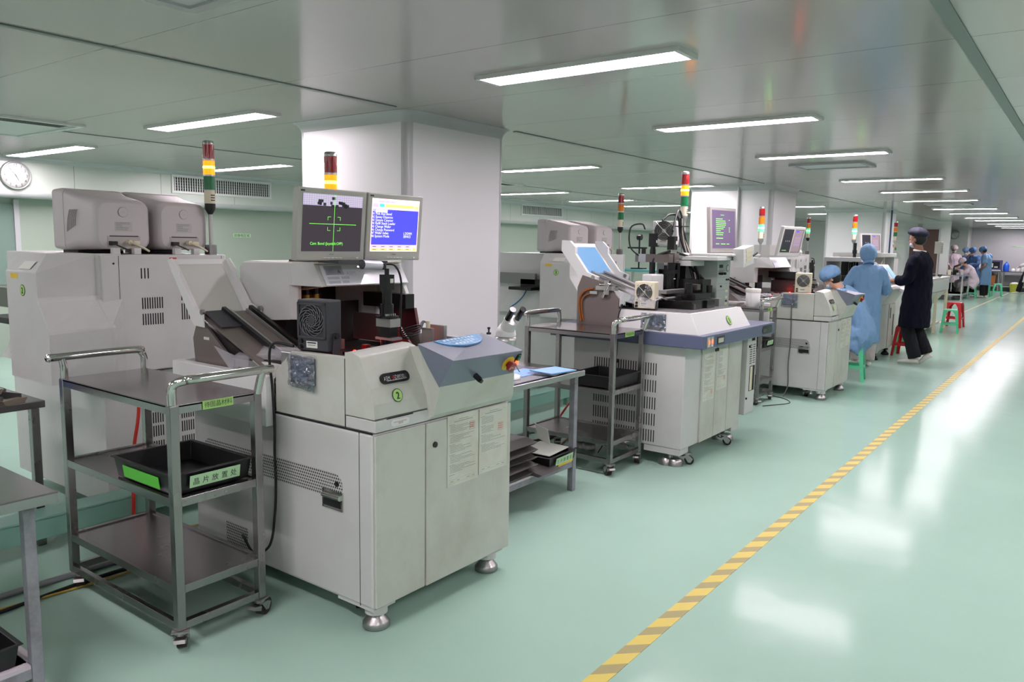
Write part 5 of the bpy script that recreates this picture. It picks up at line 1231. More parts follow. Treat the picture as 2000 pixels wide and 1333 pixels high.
M = Matrix.Translation((-.02, 1.10, 1.37)) @ Matrix.Rotation(R(8), 4, 'X')
b = MB(); b.box(-.06, .02, -.11, .11, 0, .14, 0, M)
for k in range(3): b.box(.02, .024, -.06, .06, .035+k*.033, .06+k*.033, 1, M)
b.cyl(M @ Vector((.02, .09, .06)), M @ Vector((.04, .13, .08)), .008, n=8, mi=2); b.box(.02, .022, -.08, 0, .008, .022, 3, M); b.build('gauge_box', [white, cream, black, paper], t)
signal_tower(t, -.52, 1.02, 1.72, lit='amber', pole_to=1.455)
b = MB(); rnd = random.Random(7)
b.tube([(-.60, .52, 1.63), (-.62, .50, 1.67), (-.68, .44, 1.64), (-.68, .44, 1.50), (-.62, .5, 1.42)], .006, 8)
for k in range(9):
    e = rnd.uniform(-.02, .02)
    b.tube([(-.44+e, .80, 1.72), (-.43+e, .78+.01*k, 1.60), (-.40, .80+.012*k, 1.47), (-.36+e, .84+.015*k, 1.34), (-.32, .84+.01*k, 1.2), (-.30+e, .78, 1.12)], .006 if k % 3 else .009, 6, 1 if k in (2, 6) else 0)
b.tube([(-.42, .62, 1.62), (-.44, .70, 1.72), (-.45, .78, 1.78), (-.44, .82, 1.70), (-.42, .82, 1.5)], .008, 8)
b.tube([(-.50, .60, 1.70), (-.48, .68, 1.745), (-.45, .76, 1.73), (-.44, .80, 1.6)], .008, 8)
b.tube([(-.42, .58, 1.47), (-.50, .50, 1.42), (-.52, .50, 1.28), (-.47, .54, 1.16), (-.55, .50, 1.13)], .010, 8)
b.tube([(-.40, .66, 1.46), (-.34, .76, 1.42), (-.30, .84, 1.3), (-.32, .90, 1.18), (-.3, .86, 1.12)], .010, 8)
b.tube([(-.38, .80, 1.38), (-.30, .95, 1.25), (-.22, 1.02, 1.12), (-.24, .96, 1.03), (-.3, .84, 1.08), (-.38, .74, 1.14)], .012, 8)
b.box(-.47, -.40, .74, .86, 1.655, 1.662, 0)
b.tube([(-.34, .64, 1.14), (-.26, .74, 1.13), (-.25, .80, 1.08)], .009, 8, 2)
b.build('cable_bundle', [wire_b, wire_w, wire_blue], t)
# fans, bag, monitor around machine 2
blower('cream ionising fan with a round wire guard on the machine with the blue-grey ledge', w3(-.33, .02, 1.063), R(8), cream, chrome, .145, .185, .09)
blower('white square ionising fan held high among the cables of the second machine', w3(-.58, .80, 1.50), R(10), white, alu, .19, .19, .28)
cable('power_cable', 'thin black cable with a round ferrite hanging in front of the second machine', [w3(-.47, -.03, 1.10), w3(-.49, -.05, 1.0), w3(-.49, -.05, .8), w3(-.50, -.05, .66), w3(-.49, -.04, .5), w3(-.52, -.04, .3), w3(-.58, -.03, .10), w3(-.62, -.05, .012)], .0045, wire_b)
o = MB().sph(w3(-.492, -.05, .70), .016, .016, .016, 12).build('ferrite_bead', black); tag(o, 'round black ferrite bead on the cable before the second machine', 'cable clip')
lcd('flat_monitor', 'grey monitor with green text on a purple screen above the second machine', w3(-.30, 1.33, 1.457), R(-8), 'lines', .41, .37, R(-4), mat('warm_grey_bezel', (160, 156, 152), .4))
# floor cables between machine 2 and 3
cable('floor_cable', 'thin black cable curling on the floor under the narrow trolley', [(-2.45, 7.3, .006), (-2.3, 7.6, .006), (-2.4, 7.8, .006), (-2.6, 7.9, .006)], .004, wire_b)

# ------------------------------------------------------------------ third machine: same kind as the nearest
M4 = (-2.075, 7.99, 0)
b3 = copy_tree(bonder); b3.location = M4; b3['label'] = 'third front-row machine, a die bonder beside the seated woman, with its green signal light lit'
# its own signal tower shows green
def drop(o):
    for c in list(o.children): drop(c)
    bpy.data.objects.remove(o)
for c in list(b3.children):
    if c.name.startswith(('signal_tower', 'task_lamp', 'monitor_bracket')): drop(c)
signal_tower(b3, -.93, .585, 1.58, lit='green', pole_to=1.40)
area = [c for c in b3.children if c.type == 'LIGHT']
lcd('flat_monitor', 'twin pane monitor tilted back on the hood of the third machine', (-2.62, 8.32, 1.425), R(-12), 'two', .44, .31, R(12), lcdwhite)
blower('cream ionising fan on the third machine next to the seated woman', (-2.36, 8.04, 1.052), R(12), cream, alu, .155, .20, .10)
cable('power_cable', 'grey cable hanging straight down the side of the third machine', [(-2.43, 7.975, 1.05), (-2.44, 7.97, .9), (-2.43, 7.97, .6), (-2.44, 7.97, .35), (-2.43, 7.965, .12), (-2.45, 7.9, .012)], .006, mat('grey_cable', (96, 92, 96), .5))

# ------------------------------------------------------------------ people
def ell_loft(b, pts, rad, lat, n=20, mi=0, k=4):
    """closed loft of ellipses along pts; rad = [(half width along lat, half depth)]"""
    P = catmull(pts, k); m = len(rad)-1; loops = []; lat = Vector(lat).normalized()
    for i, p in enumerate(P):
        d = (P[min(i+1, len(P)-1)]-P[max(i-1, 0)]).normalized()
        u = (lat-d*lat.dot(d)).normalized(); v = d.cross(u)
        t = i/(len(P)-1)*m; j = min(int(t), m-1); f = t-j
        a = rad[j][0]*(1-f)+rad[j+1][0]*f; c = rad[j][1]*(1-f)+rad[j+1][1]*f
        loops.append([p+u*(a*math.cos(2*PI*q/n))+v*(c*math.sin(2*PI*q/n)) for q in range(n)])
    return b.loft(loops, mi, True, True)
def fuse(b, name, m, parent, voxel=.01, wrinkle=0, wscale=10, smooth=3, seed=0):
    """join overlapping closed shapes into one continuous skin"""
    o = b.build('tmp', m)
    r = o.modifiers.new('r', 'REMESH'); r.mode = 'VOXEL'; r.voxel_size = voxel; r.use_smooth_shade = True
    s = o.modifiers.new('s', 'SMOOTH'); s.iterations = smooth; s.factor = .5
    COL.objects.unlink(o); TMP.collection.objects.link(o)
    me = evaluated_mesh(o); bpy.data.objects.remove(o)
    me.name = name
    if wrinkle:
        n_ = len(me.vertices); co = np.empty(n_*3, 'f'); no = np.empty(n_*3, 'f'); me.vertices.foreach_get('co', co); me.vertices.foreach_get('normal', no)
        co = co.reshape(-1, 3); no = no.reshape(-1, 3); w_ = np.empty(n_, 'f')
        for i in range(n_):
            x, y, z = co[i]; q = Vector((x*wscale*1.2+seed, y*wscale*1.2, z*wscale*.5)); f1 = noise.noise(q); f2 = noise.noise(q*2.3+Vector((5, 3, 1)))
            w_[i] = (1-2*abs(f1))*.55+f2*.5
        co = co+no*(w_*wrinkle)[:, None]; me.vertices.foreach_set('co', co.ravel())
    me.polygons.foreach_set('use_smooth', [True]*len(me.polygons)); me.update()
    if not me.materials: me.materials.append(m)
    n = bpy.data.objects.new(name, me); COL.objects.link(n); n.parent = parent; return n
def head_matrix(c, yaw, pitch, roll=0):
    return Matrix.Translation(c) @ Matrix.Rotation(yaw, 4, 'Z') @ Matrix.Rotation(pitch, 4, 'Y') @ Matrix.Rotation(roll, 4, 'X')
def hand(b, wrist, direction, palm_n, side=1, curl=.5, s=1.0, open_=1):
    """palm and five fingers; direction = from the wrist to the fingertips, palm_n = palm facing normal"""
    d = Vector(direction).normalized(); n = Vector(palm_n); n = (n-d*n.dot(d)).normalized(); l = d.cross(n)*side; w_ = Vector(wrist)
    ell_loft(b, [w_-d*.02*s, w_+d*.02*s, w_+d*.055*s, w_+d*.088*s], [(.026*s, .02*s), (.032*s, .018*s), (.041*s, .0155*s), (.038*s, .012*s)], l, 14)
    for i, (off, ln) in enumerate(((-.029, .066), (-.010, .076), (.010, .072), (.028, .056))):
        o = w_+d*.082*s+l*off*s; c = curl*(1+.12*i); pts = [o]; dd = d.copy(); seg = ln*s/3
        for k in range(3):
            a = c*(.5, .6, .5)[k]; dd = (dd*math.cos(a)+n*math.sin(a)).normalized(); nn2 = n; pts.append(pts[-1]+dd*seg*(1.15, 1, .85)[k])
        b.tube(pts, .0085*s, 8, k=2, radii=[.0092*s, .0086*s, .0078*s, .0062*s])
    o = w_+d*.028*s-l*.026*s; dd = (d*.75-l*.62+n*.25).normalized()
    b.tube([o, o+dd*.03*s, o+dd*.052*s+n*.006*s, o+(dd*.7+d*.3)*.075*s+n*.014*s], .01*s, 8, k=2, radii=[.013*s, .0115*s, .0095*s, .007*s])
def person(label, loc, rz, J, S=1.0, coat=gown, trousers=khaki, cap=gown, capstyle='bouffant', skin_m=skin, hair_m=None, mask=True, seed=0, voxel=.0085, sleeve='long', legs=True, hem=.45, group=None, collar=None, shoes=shoe, flare=1.0, coat_r=1.0):
    t = thing('person', label, 'person', loc, rz, group)
    V = {k: Vector(v)*S for k, v in J.items() if k not in ('head_rot', 'curl')}
    lat = (V['shoL']-V['shoR']).normalized(); hy, hp, hr = J.get('head_rot', (0, 0, 0)); H = head_matrix(V['head'], hy, hp, hr)
    b = MB()
    ell_loft(b, [V['pelvis']-Vector((0, 0, .08*S)) if legs else V['pelvis'], V['pelvis'], V['waist'], V['chest'], V['neck']-Vector((0, 0, .035*S)), V['neck']], [(.14*S, .10*S), (.165*S, .115*S), (.135*S, .10*S), (.165*S, .115*S), (.12*S, .07*S), (.05*S, .05*S)], lat)
    b.tube([V['neck']-(V['head']-V['neck'])*.3, V['neck'], V['head']-Vector((0, 0, .03*S))], .052*S, 14, k=3)
    # head: skull, jaw, nose, ears, brow
    def hp_(x, y, z): return H @ (Vector((x, y, z))*S)
    def blob(c, r):
        q = MB().sph((0, 0, 0), r[0]*S, r[1]*S, r[2]*S, 18); M = H @ Matrix.Translation(Vector(c)*S); b.add(q.v, q.f, 0, True, M)
    blob((-.01, 0, .035), (.095, .076, .088)); blob((.018, 0, -.02), (.074, .064, .078)); blob((.04, 0, -.072), (.042, .042, .035)); blob((.094, 0, -.005), (.017, .013, .024)); blob((.10, 0, -.02), (.013, .016, .011))
    blob((.082, 0, .03), (.012, .05, .01)); blob((.082, 0, -.052), (.012, .024, .009))
    for s_ in (-1, 1): blob((-.005, s_*.077, 0), (.018, .009, .03))
    for s_ in ('L', 'R'):
        b.tube([V['sho'+s_], (V['sho'+s_]+V['elb'+s_])/2, V['elb'+s_], (V['elb'+s_]*.45+V['wri'+s_]*.55), V['wri'+s_]], .04, 12, k=4, radii=[.052*S, .048*S, .038*S, .037*S, .025*S])
        if 'hip'+s_ in V: b.tube([V['hip'+s_], (V['hip'+s_]+V['kne'+s_])/2, V['kne'+s_], V['kne'+s_]*.6+V['ank'+s_]*.4, V['ank'+s_]], .07, 12, k=4, radii=[.085*S, .075*S, .056*S, .055*S, .037*S])
        dd = V.get('hd'+s_, (V['wri'+s_]-V['elb'+s_])); pn = V.get('pn'+s_, Vector((0, 0, -1)))
        hand(b, V['wri'+s_], dd, pn, 1 if s_ == 'L' else -1, J.get('curl', .5), S)
    body = fuse(b, 'body', skin_m, t, voxel*S, smooth=1)
    e = MB()
    for s_ in (-1, 1):
        e.sph(tuple(hp_(.076, s_*.03, .012)), .0115*S, .0115*S, .008*S, 10, 0)
        e.sph(tuple(hp_(.0845, s_*.03, .012)), .0052*S, .0052*S, .0052*S, 8, 1)
        q = [hp_(.088, s_*.014, .033), hp_(.090, s_*.03, .038), hp_(.082, s_*.046, .034)]; e.tube(q, .003*S, 5, 1, k=2)
    e.build('eyes', [mat('eye_white', (230, 226, 222), .3), mat('dark_iris', (26, 20, 18), .2)], body)
    # coat with sleeves
    c = MB(); hz = hem*S; base = V['pelvis'].copy(); K = coat_r
    seat = V.get('hemc'); hemc = seat if seat is not None else Vector((base.x+.01, base.y, hz))
    mid = (hemc+base)/2
    ell_loft(c, [hemc, mid, V['pelvis'], V['waist'], V['chest'], V['neck']-(V['neck']-V['chest'])*.22, V['neck']+(V['head']-V['neck'])*.03],
             [(.235*S*flare*K, .17*S*flare*K), (.215*S*flare*K, .165*S*K), (.20*S*K, .155*S*K), (.18*S*K, .14*S*K), (.20*S*K, .145*S*K), (.165*S*K, .10*S), (.062*S, .062*S)], lat, 26)
    SL = .55 if sleeve == 'rolled' else .84
    for s_ in ('L', 'R'):
        a, e_, w_ = V['sho'+s_], V['elb'+s_], V['wri'+s_]
        if sleeve in ('long', 'rolled'): c.tube([a*.75+V['chest']*.25-Vector((0, 0, .0*S)), a-Vector((0, 0, .02*S)), (a+e_)/2, e_, (e_+w_)/2, w_*SL+e_*(1-SL)], .07, 14, k=4, radii=[.065*S, .07*S, .073*S, .068*S, .06*S, .048*S])
        else: c.tube([a*.75+V['chest']*.25+Vector((0, 0, .03*S)), a, (a+e_)/2, e_*.85+a*.15], .07, 14, k=4, radii=[.08*S, .08*S, .078*S, .08*S])
    if seat is not None:
        for s_ in ('L', 'R'): c.tube([V['hip'+s_], (V['hip'+s_]+V['kne'+s_])/2, V['kne'+s_]+Vector((.03, 0, -.02))*S, V['kne'+s_]+Vector((.02, 0, -.14))*S], .12, 14, k=3, radii=[.13*S, .125*S, .11*S, .10*S])
    co = fuse(c, 'coat', coat, t, .0105*S, .017*S, 9, 3, seed)
    if collar:
        q = MB(); pts = []
        for k in range(13): a = 2*PI*k/12; pts.append(V['neck']+Vector((.068*math.cos(a), .068*math.sin(a), .012+.01*math.cos(a)))*S)
        q.tube(pts, .014*S, 8, k=2); q.build('collar', collar, co)
    # trousers and shoes
    if legs:
        q = MB()
        for s_ in ('L', 'R'):
            h_, k_, a_ = V['hip'+s_], V['kne'+s_], V['ank'+s_]
            q.tube([h_, (h_+k_)/2, k_, (k_+a_)/2, a_+(k_-a_)*.02], .1, 14, k=4, radii=[.11*S, .10*S, .082*S, .08*S, .078*S])
        ell_loft(q, [V['pelvis']+Vector((0, 0, .05*S)), V['pelvis'], (V['hipL']+V['hipR'])/2], [(.15*S, .11*S), (.16*S, .12*S), (.14*S, .11*S)], lat)
        fuse(q, 'trousers', trousers, t, .011*S, .010*S, 12, 2, seed+4)
        for s_ in ('L', 'R'):
            a_ = V['ank'+s_]; d_ = V['toe'+s_]-a_; f_ = Vector((d_.x, d_.y, 0)).normalized() if 'shd'+s_ not in V else V['shd'+s_].normalized()
            side = Vector((0, 0, 1)).cross(f_).normalized() if abs(f_.z) < .9 else Vector((0, 1, 0)); upv = f_.cross(side)
            if upv.z < 0: upv = -upv
            q = MB(); heel = a_-f_*.045*S-upv*.045*S
            loops = []
            for x, w_, h_ in ((0, .02, .035), (.02, .032, .07), (.08, .036, .075), (.14, .04, .055), (.20, .044, .038), (.245, .034, .028), (.262, .012, .015)):
                c0 = heel+f_*x*S; loops.append([c0+side*(w_*S*math.cos(2*PI*i/14))+upv*((h_*S*.5)*(1+math.sin(2*PI*i/14))-.025*S) for i in range(14)])
            q.loft(loops, 0, True, True); q.build('shoe', shoes, t)
    # cap, hair, mask
    q = MB()
    if capstyle == 'bouffant':
        sp = MB().sph((0, 0, 0), .125*S, .118*S, .105*S, 30)
        vv = []
        for p in sp.v:
            x, y, z = p; a = math.atan2(y, x)
            if z < -.02*S: f_ = 1-(-z-.02*S)/(.12*S); x *= .8+.2*f_; y *= .8+.2*f_; z = max(z, -.055*S)
            g = 1+.035*math.sin(a*9+seed)+.03*noise.noise(Vector((x*14+seed, y*14, z*14))); vv.append((x*g, y*g, z*g))
        M = H @ Matrix.Translation(Vector((-.022, 0, .062))*S) @ Matrix.Rotation(R(-14), 4, 'Y'); q.add(vv, sp.f, 0, True, M); q.build('cap', cap, t)
    elif capstyle == 'hood':
        sp = MB().sph((0, 0, 0), .128*S, .115*S, .142*S, 30); vv = []
        for p in sp.v:
            g = 1+.05*noise.noise(Vector(p)*11+Vector((seed, 0, 0))); vv.append((p[0]*g, p[1]*g, p[2]*g))
        q.add(vv, sp.f, 0, True, H @ Matrix.Translation(Vector((-.035, 0, .01))*S)); q.tube([hp_(-.02, 0, -.12), hp_(-.02, 0, -.16)], .075*S, 16, k=2); q.build('hood', cap, t)
    elif capstyle == 'floppy':
        sp = MB().sph((0, 0, 0), .130*S, .112*S, .092*S, 34); vv = []
        for p in sp.v:
            x, y, z = p; a = math.atan2(y, x)
            if z < 0: k = 1-.30*(-z/(.085*S)); x *= k; y *= k; z *= .62
            g = 1+.05*math.sin(a*7+1)*(1 if z < .03*S else .5)+.04*noise.noise(Vector((x*16, y*16, z*16))); vv.append((x*g, y*g, z*g+.02*x/(.15)))
        q.add(vv, sp.f, 0, True, H @ Matrix.Translation(Vector((-.03, 0, .072))*S) @ Matrix.Rotation(R(-16), 4, 'Y')); q.build('cap', cap, t)
    elif capstyle == 'flat':
        prof = [(.082, -.03), (.092, .0), (.13, .03), (.138, .045), (.12, .068), (.06, .082), (.001, .085)]
        M = H @ Matrix.Translation(Vector((-.015, 0, .055))*S) @ Matrix.Rotation(R(-10), 4, 'Y')
        q.lathe([(r_*S, z_*S) for r_, z_ in prof], n=30, M=M)
        q.add(*(lambda a: (a.v, a.f))(MB().prism([(.07*S, -.07*S), (.15*S, -.05*S), (.17*S, 0), (.15*S, .05*S), (.07*S, .07*S)], 'z', -.028*S, -.018*S)), 0, False, M)
        co_ = q.build('cap', cap, t)
    hq = MB(); sp = MB().sph((0, 0, 0), .099*S, .083*S, .096*S, 22)
    vv = [(min(p[0], .035*S), p[1], p[2]) for p in sp.v]
    hq.add(vv, sp.f, 0, True, H @ Matrix.Translation(Vector((-.022, 0, .012))*S)); hq.build('hair', hair, t)
    if mask:
        q = MB(); sp = MB().sph((0, 0, 0), .085*S, .062*S, .052*S, 20)
        vv = [(max(p[0], .028*S), p[1], p[2]) for p in sp.v]
        q.add(vv, sp.f, 0, True, H @ Matrix.Translation(Vector((.022, 0, -.045))*S))
        for s_ in (-1, 1): q.tube([hp_(.06, s_*.055, -.03), hp_(.02, s_*.078, -.01), hp_(-.008, s_*.084, .012)], .0015*S, 4, k=3)
        q.build('face_mask', maskm, t)
    return t

STAND = dict(pelvis=(0, 0, .94), waist=(0, 0, 1.08), chest=(.01, 0, 1.30), neck=(0, 0, 1.47), head=(.02, 0, 1.62), shoL=(0, .175, 1.41), shoR=(0, -.175, 1.41),
             elbL=(.05, .24, 1.14), elbR=(.05, -.24, 1.14), wriL=(.24, .16, 1.04), wriR=(.24, -.16, 1.04),
             hipL=(0, .09, .90), hipR=(0, -.09, .90), kneL=(.02, .10, .49), kneR=(.02, -.10, .49), ankL=(0, .10, .085), ankR=(0, -.10, .085), toeL=(.15, .13, .02), toeR=(.15, -.12, .02))
def pose(**k): d = dict(STAND); d.update(k); return d
# standing man in the navy coat, seen from his left, reaching to the console
man_pose = pose(head=(.05, 0, 1.645), neck=(.01, 0, 1.49), chest=(.0, 0, 1.32), waist=(-.01, 0, 1.1), head_rot=(R(-4), R(16), 0),
    elbL=(.06, .25, 1.13), elbR=(.10, -.25, 1.15), wriL=(.31, .15, 1.095), wriR=(.34, -.15, 1.105), hdL=(.9, -.1, -.3), hdR=(.9, .1, -.3),
    hipL=(.0, .09, .92), hipR=(-.02, -.09, .92), kneL=(.06, .09, .50), kneR=(.01, -.09, .50), ankL=(-.06, .08, .085), ankR=(-.15, -.08, .14), toeL=(.10, .09, .02), toeR=(-.08, -.12, .02),
    shdR=(.6, 0, -.45))
person('man in a long navy coat and dark blue cap, standing and reaching toward a machine', (-1.89, 11.50, 0), R(172), man_pose, 1.0, navy, mat('navy_trousers', (8, 9, 18), .9, bump=.3, bscale=12), navycap, 'floppy', skin2, seed=3, hem=.50, collar=mat('white_collar', (228, 226, 224), .7), sleeve='rolled', flare=.98, coat_r=1.05)
# woman in the blue gown and hood, seen from behind
w_pose = pose(head=(.10, 0, 1.63), neck=(.05, 0, 1.48), chest=(.03, 0, 1.32), head_rot=(R(0), R(25), 0), elbL=(.08, .29, 1.10), elbR=(.10, -.30, 1.12), wriL=(.28, .15, 1.10), wriR=(.30, -.14, 1.12), ankL=(0, .09, .085), ankR=(-.02, -.09, .085))
person('woman standing with her back turned, in a long light blue gown and hood', (-2.36, 10.80, 0), R(118), w_pose, .885, gown, khaki, gown, 'hood', skin, seed=9, hem=.36, flare=.9, coat_r=1.03)
# seated woman bending over the microscope
sit = dict(pelvis=(0, 0, .56), waist=(.05, 0, .72), chest=(.15, 0, .92), neck=(.26, 0, 1.07), head=(.37, 0, 1.18), shoL=(.19, .17, 1.02), shoR=(.19, -.17, 1.02),
           elbL=(.33, .22, .83), elbR=(.33, -.22, .83), wriL=(.52, .12, .93), wriR=(.52, -.12, .93), hipL=(.02, .09, .54), hipR=(.02, -.09, .54), kneL=(.42, .12, .50), kneR=(.42, -.12, .50),
           ankL=(.40, .13, .085), ankR=(.36, -.13, .085), toeL=(.55, .14, .02), toeR=(.52, -.14, .02), hemc=(.12, 0, .38), head_rot=(R(0), R(40), 0))
person('seated woman in a light blue gown and cap, bending over beside the third machine', (-2.12, 9.60, 0), R(190), sit, .98, gown, khaki, gown, 'bouffant', skin, seed=21)
# group at the far work table
person('person in a white coat and pink-white cap, standing behind the far table', (-4.05, 31.0, 0), R(-70), pose(head_rot=(0, R(18), 0)), .97, pinkwhite, blacktr, pinkwhite, 'bouffant', skin, seed=30, voxel=.013)
person('person in a deeper blue gown, chin on a raised hand, at the far table', (-3.36, 30.4, 0), R(-120), pose(head=(.12, .02, 1.57), neck=(.06, 0, 1.45), head_rot=(R(10), R(35), 0), elbR=(.16, -.20, 1.16), wriR=(.20, -.08, 1.38), hdR=(.1, .3, .9), elbL=(.12, .22, 1.12), wriL=(.28, .02, 1.12)), .96, gownd, blacktr, gownd, 'bouffant', skin2, seed=31, voxel=.013)
person('person in a pale blue cap, mostly hidden between two others at the far table', (-3.74, 31.5, 0), R(-100), pose(head_rot=(0, R(28), 0)), .93, gownd, blacktr, gown, 'bouffant', skin, seed=32, voxel=.013)
person('person in a light blue gown, hand on hip, right of the far table', (-2.95, 30.0, 0), R(160), pose(head=(.13, 0, 1.58), neck=(.07, 0, 1.46), head_rot=(0, R(42), 0), elbL=(-.10, .30, 1.12), wriL=(.08, .22, .98), hdL=(.5, -.6, -.2), elbR=(.06, -.22, 1.12), wriR=(.2, -.1, 1.0)), .97, gown, blacktr, gownd, 'bouffant', skin2, seed=33, voxel=.013, sleeve='short')
person('person in a pale pink coat and cap, seated and bent over the far table', (-3.22, 29.55, 0), R(200), sit, .98, pinkwhite, khaki, pinkwhite, 'bouffant', skin, seed=34, voxel=.013)
person('person in white near the far wall, cut off by the right picture edge', (-2.02, 34.2, 0), R(170), pose(kneL=(.16, .10, .5), ankL=(.26, .10, .085), toeL=(.42, .1, .02)), .97, mat('white_coat', (226, 226, 230), .8), mat('navy_trousers', (14, 16, 30), .85), mat('white_coat', (226, 226, 230), .8), 'bouffant', skin, seed=35, voxel=.014)

# ------------------------------------------------------------------ plastic stools
def stool(label, loc, rz, m, group=None, s=1.0, h=.44):
    t = thing('plastic_stool', label, 'stool', loc, rz, group); a0, a1 = .115*s, .155*s
    MB().loft([[(-a0, -a0, h-.03), (a0, -a0, h-.03), (a0, a0, h-.03), (-a0, a0, h-.03)], [(-a0*.97, -a0*.97, h-.006), (a0*.97, -a0*.97, h-.006), (a0*.97, a0*.97, h-.006), (-a0*.97, a0*.97, h-.006)], [(-a0*.88, -a0*.88, h), (a0*.88, -a0*.88, h), (a0*.88, a0*.88, h), (-a0*.88, a0*.88, h)]]).build('seat', m, t, bevel=.006)
    for sx in (-1, 1):
        for sy in (-1, 1):
            def L_(z, w_): k = a0+(a1-a0)*(1-z/h); x, y = sx*k, sy*k; return [(x, y, z), (x-sx*w_, y, z), (x-sx*w_, y-sy*.012, z), (x-sx*.012, y-sy*.012, z), (x-sx*.012, y-sy*w_, z), (x, y-sy*w_, z)]
            MB().loft([L_(0, .035*s), L_(h*.5, .04*s), L_(h*.8, .05*s), L_(h-.028, .085*s)]).build('leg', m, t)
    b = MB(); z = h*.34; k = a0+(a1-a0)*(1-z/h)-.001
    b.box(-k+.02, k-.02, -k, -k+.008, z, z+.035).box(-k+.02, k-.02, k-.008, k, z, z+.035).box(-k, -k+.008, -k+.02, k-.02, z, z+.035).box(k-.008, k, -k+.02, k-.02, z, z+.035); b.build('rail', m, t)
    return t
st = stool('green plastic stool under the seated woman beside the third machine', (-2.20, 9.55, 0), R(8), greenplastic)
stool('green plastic stool between the standing man and the machine he faces', (-2.20, 12.78, 0), R(5), greenplastic)
stool('red plastic stool partly hidden behind the standing man', (-2.12, 12.32, 0), R(-6), redplastic)
stool('green plastic stool on the aisle to the right of the standing man', (-2.12, 16.45, 0), R(6), greenplastic)
stool('red plastic stool just behind the green stool on the aisle', (-2.22, 17.75, 0), R(-5), redplastic, s=1.1, h=.5)
stool('green plastic stool under the person in the pale pink coat', (-3.26, 29.57, 0), 0, greenplastic, h=.43)
stool('green plastic stool half hidden behind the far table leg', (-2.98, 30.7, 0), 0, greenplastic)
stool('green plastic stool to the right of the person with a hand on the hip', (-2.70, 31.4, 0), R(10), greenplastic)

# ------------------------------------------------------------------ microscope bench beside the seated woman
work_table('steel bench between the third machine and the woman seen from behind', (-2.64, 8.98, 0), .6, 1.1, .75, .2, lm=steel)
t = thing('bench_microscope', 'dark microscope with round lens barrels in front of the seated woman', 'microscope', (-2.74, 9.36, .752))
b = MB(); b.box(-.08, .08, -.08, .08, 0, .02, 0).cyl((-.05, 0, .02), (-.05, 0, .30), .016, n=12, mi=1).cyl((0, 0, .14), (0, 0, .22), .05, n=18, mi=0).cyl((0, 0, .22), (0, 0, .30), .04, n=18, mi=2).cyl((.03, -.03, .28), (.10, -.03, .34), .018, n=12, mi=0).cyl((.03, .03, .28), (.10, .03, .34), .018, n=12, mi=0)
b.build('body', [blacks, chrome, lcdwhite], t)

# ------------------------------------------------------------------ fourth machine: light cabinet with a dark sloping console
t = thing('wire_bonder', 'pale cabinet machine with a dark slanted cover, between the woman and man standing', 'machine', (-2.30, 11.45, 0))
MB().box(-.85, 0, 0, .85, .13, .76).build('base_cabinet', paint, t, bevel=.008)
d = MB().box(0, .012, .45, .84, .14, .75).build('cabinet_door', paint2, t, bevel=.003)
MB().box(.012, .014, .50, .56, .55, .70).box(.012, .018, .72, .74, .3, .6).build('meter_window', darkgrey, d)
b = MB(); b.prism([(-.85, .76), (.0, .76), (.02, .80), (.13, .98), (.10, 1.02), (-.1, 1.06), (-.85, 1.06)], 'y', 0, .85); b.build('console_body', paint, t, bevel=.01)
b = MB(); b.box(.012, .016, .52, .62, .785, .81, 0); b.build('switch_plate', [lcdwhite], t)
b = MB(); b.box(.016, .02, .535, .555, .79, .805, 0).box(.016, .02, .585, .605, .79, .805, 1); b.build('switch', [black, redled2], t)
b = MB(); b.prism([(-.34, 1.06), (.04, 1.04), (-.20, 1.34), (-.34, 1.34)], 'y', .0, .42); b.build('slanted_cover', mat('dark_grey_cover', (92, 96, 106), .45), t, bevel=.006)
b = MB(); b.prism([(-.34, 1.06), (.06, 1.05), (-.12, 1.30), (-.34, 1.30)], 'y', .43, .80, 0); co = b.build('panel_housing', white, t, bevel=.006)
b = MB(); u = Vector((0, 1, 0)); v = Vector((-.18, 0, .25)).normalized(); o = Vector((.03, .50, 1.10)); n = u.cross(v)
b.loft([[o+n*.001, o+u*.24+n*.001, o+u*.24+v*.2+n*.001, o+v*.2+n*.001], [o+n*.004, o+u*.24+n*.004, o+u*.24+v*.2+n*.004, o+v*.2+n*.004]])
b.build('blue_display', mat('pale_blue_display', (130, 185, 235), .3, emit=(130, 185, 235), estr=.4), co)
b = MB(); b.prism([(.02, .96), (.20, .92), (.22, .95), (.05, 1.02)], 'y', .42, .84); b.build('control_shelf', mat('pale_console', (196, 196, 200), .4), t, bevel=.004)
MB().sph((.21, .80, .94), .012, .012, .012, 10).build('knob', chrome, t)
b = MB(); b.box(-.80, -.30, .0, .80, 1.34, 1.40, 0).box(-.80, -.76, .0, .80, 1.06, 1.34, 0).box(-.36, -.32, .76, .80, 1.06, 1.34, 0); b.build('upper_frame', paint, t, bevel=.004)
b = MB(); b.cyl((-.42, .1, 1.07), (-.42, .1, 1.60), .022, n=12, mi=0).cyl((-.42, .1, 1.45), (-.42, .1, 1.50), .03, n=12, mi=0).cyl((-.50, .3, 1.07), (-.50, .3, 1.33), .03, n=12, mi=0).cyl((-.45, .5, 1.07), (-.45, .5, 1.33), .035, n=12, mi=0).box(-.6, -.35, .05, .7, 1.07, 1.14, 0).sph((-.3, .1, 1.10), .012, .012, .012, 8, 1)
b.build('bond_heads', [blacks, redled], t)
for y in (.08, .77):
    b = MB(); b.cyl((-.07, y, .10), (-.07, y, .13), .045, n=16, mi=1); level_foot(b, -.07, y, .10, 1); b.build('levelling_foot', [blacks, paint], t)
signal_tower(t, -.50, -.35+.7, 1.62, lit='green', pole_to=1.40)
lcd('flat_monitor', 'small twin pane monitor above the head of the woman in the blue gown', (-2.70, 12.42, 1.46), R(-30), 'two', .40, .29, R(-6), lcdwhite)
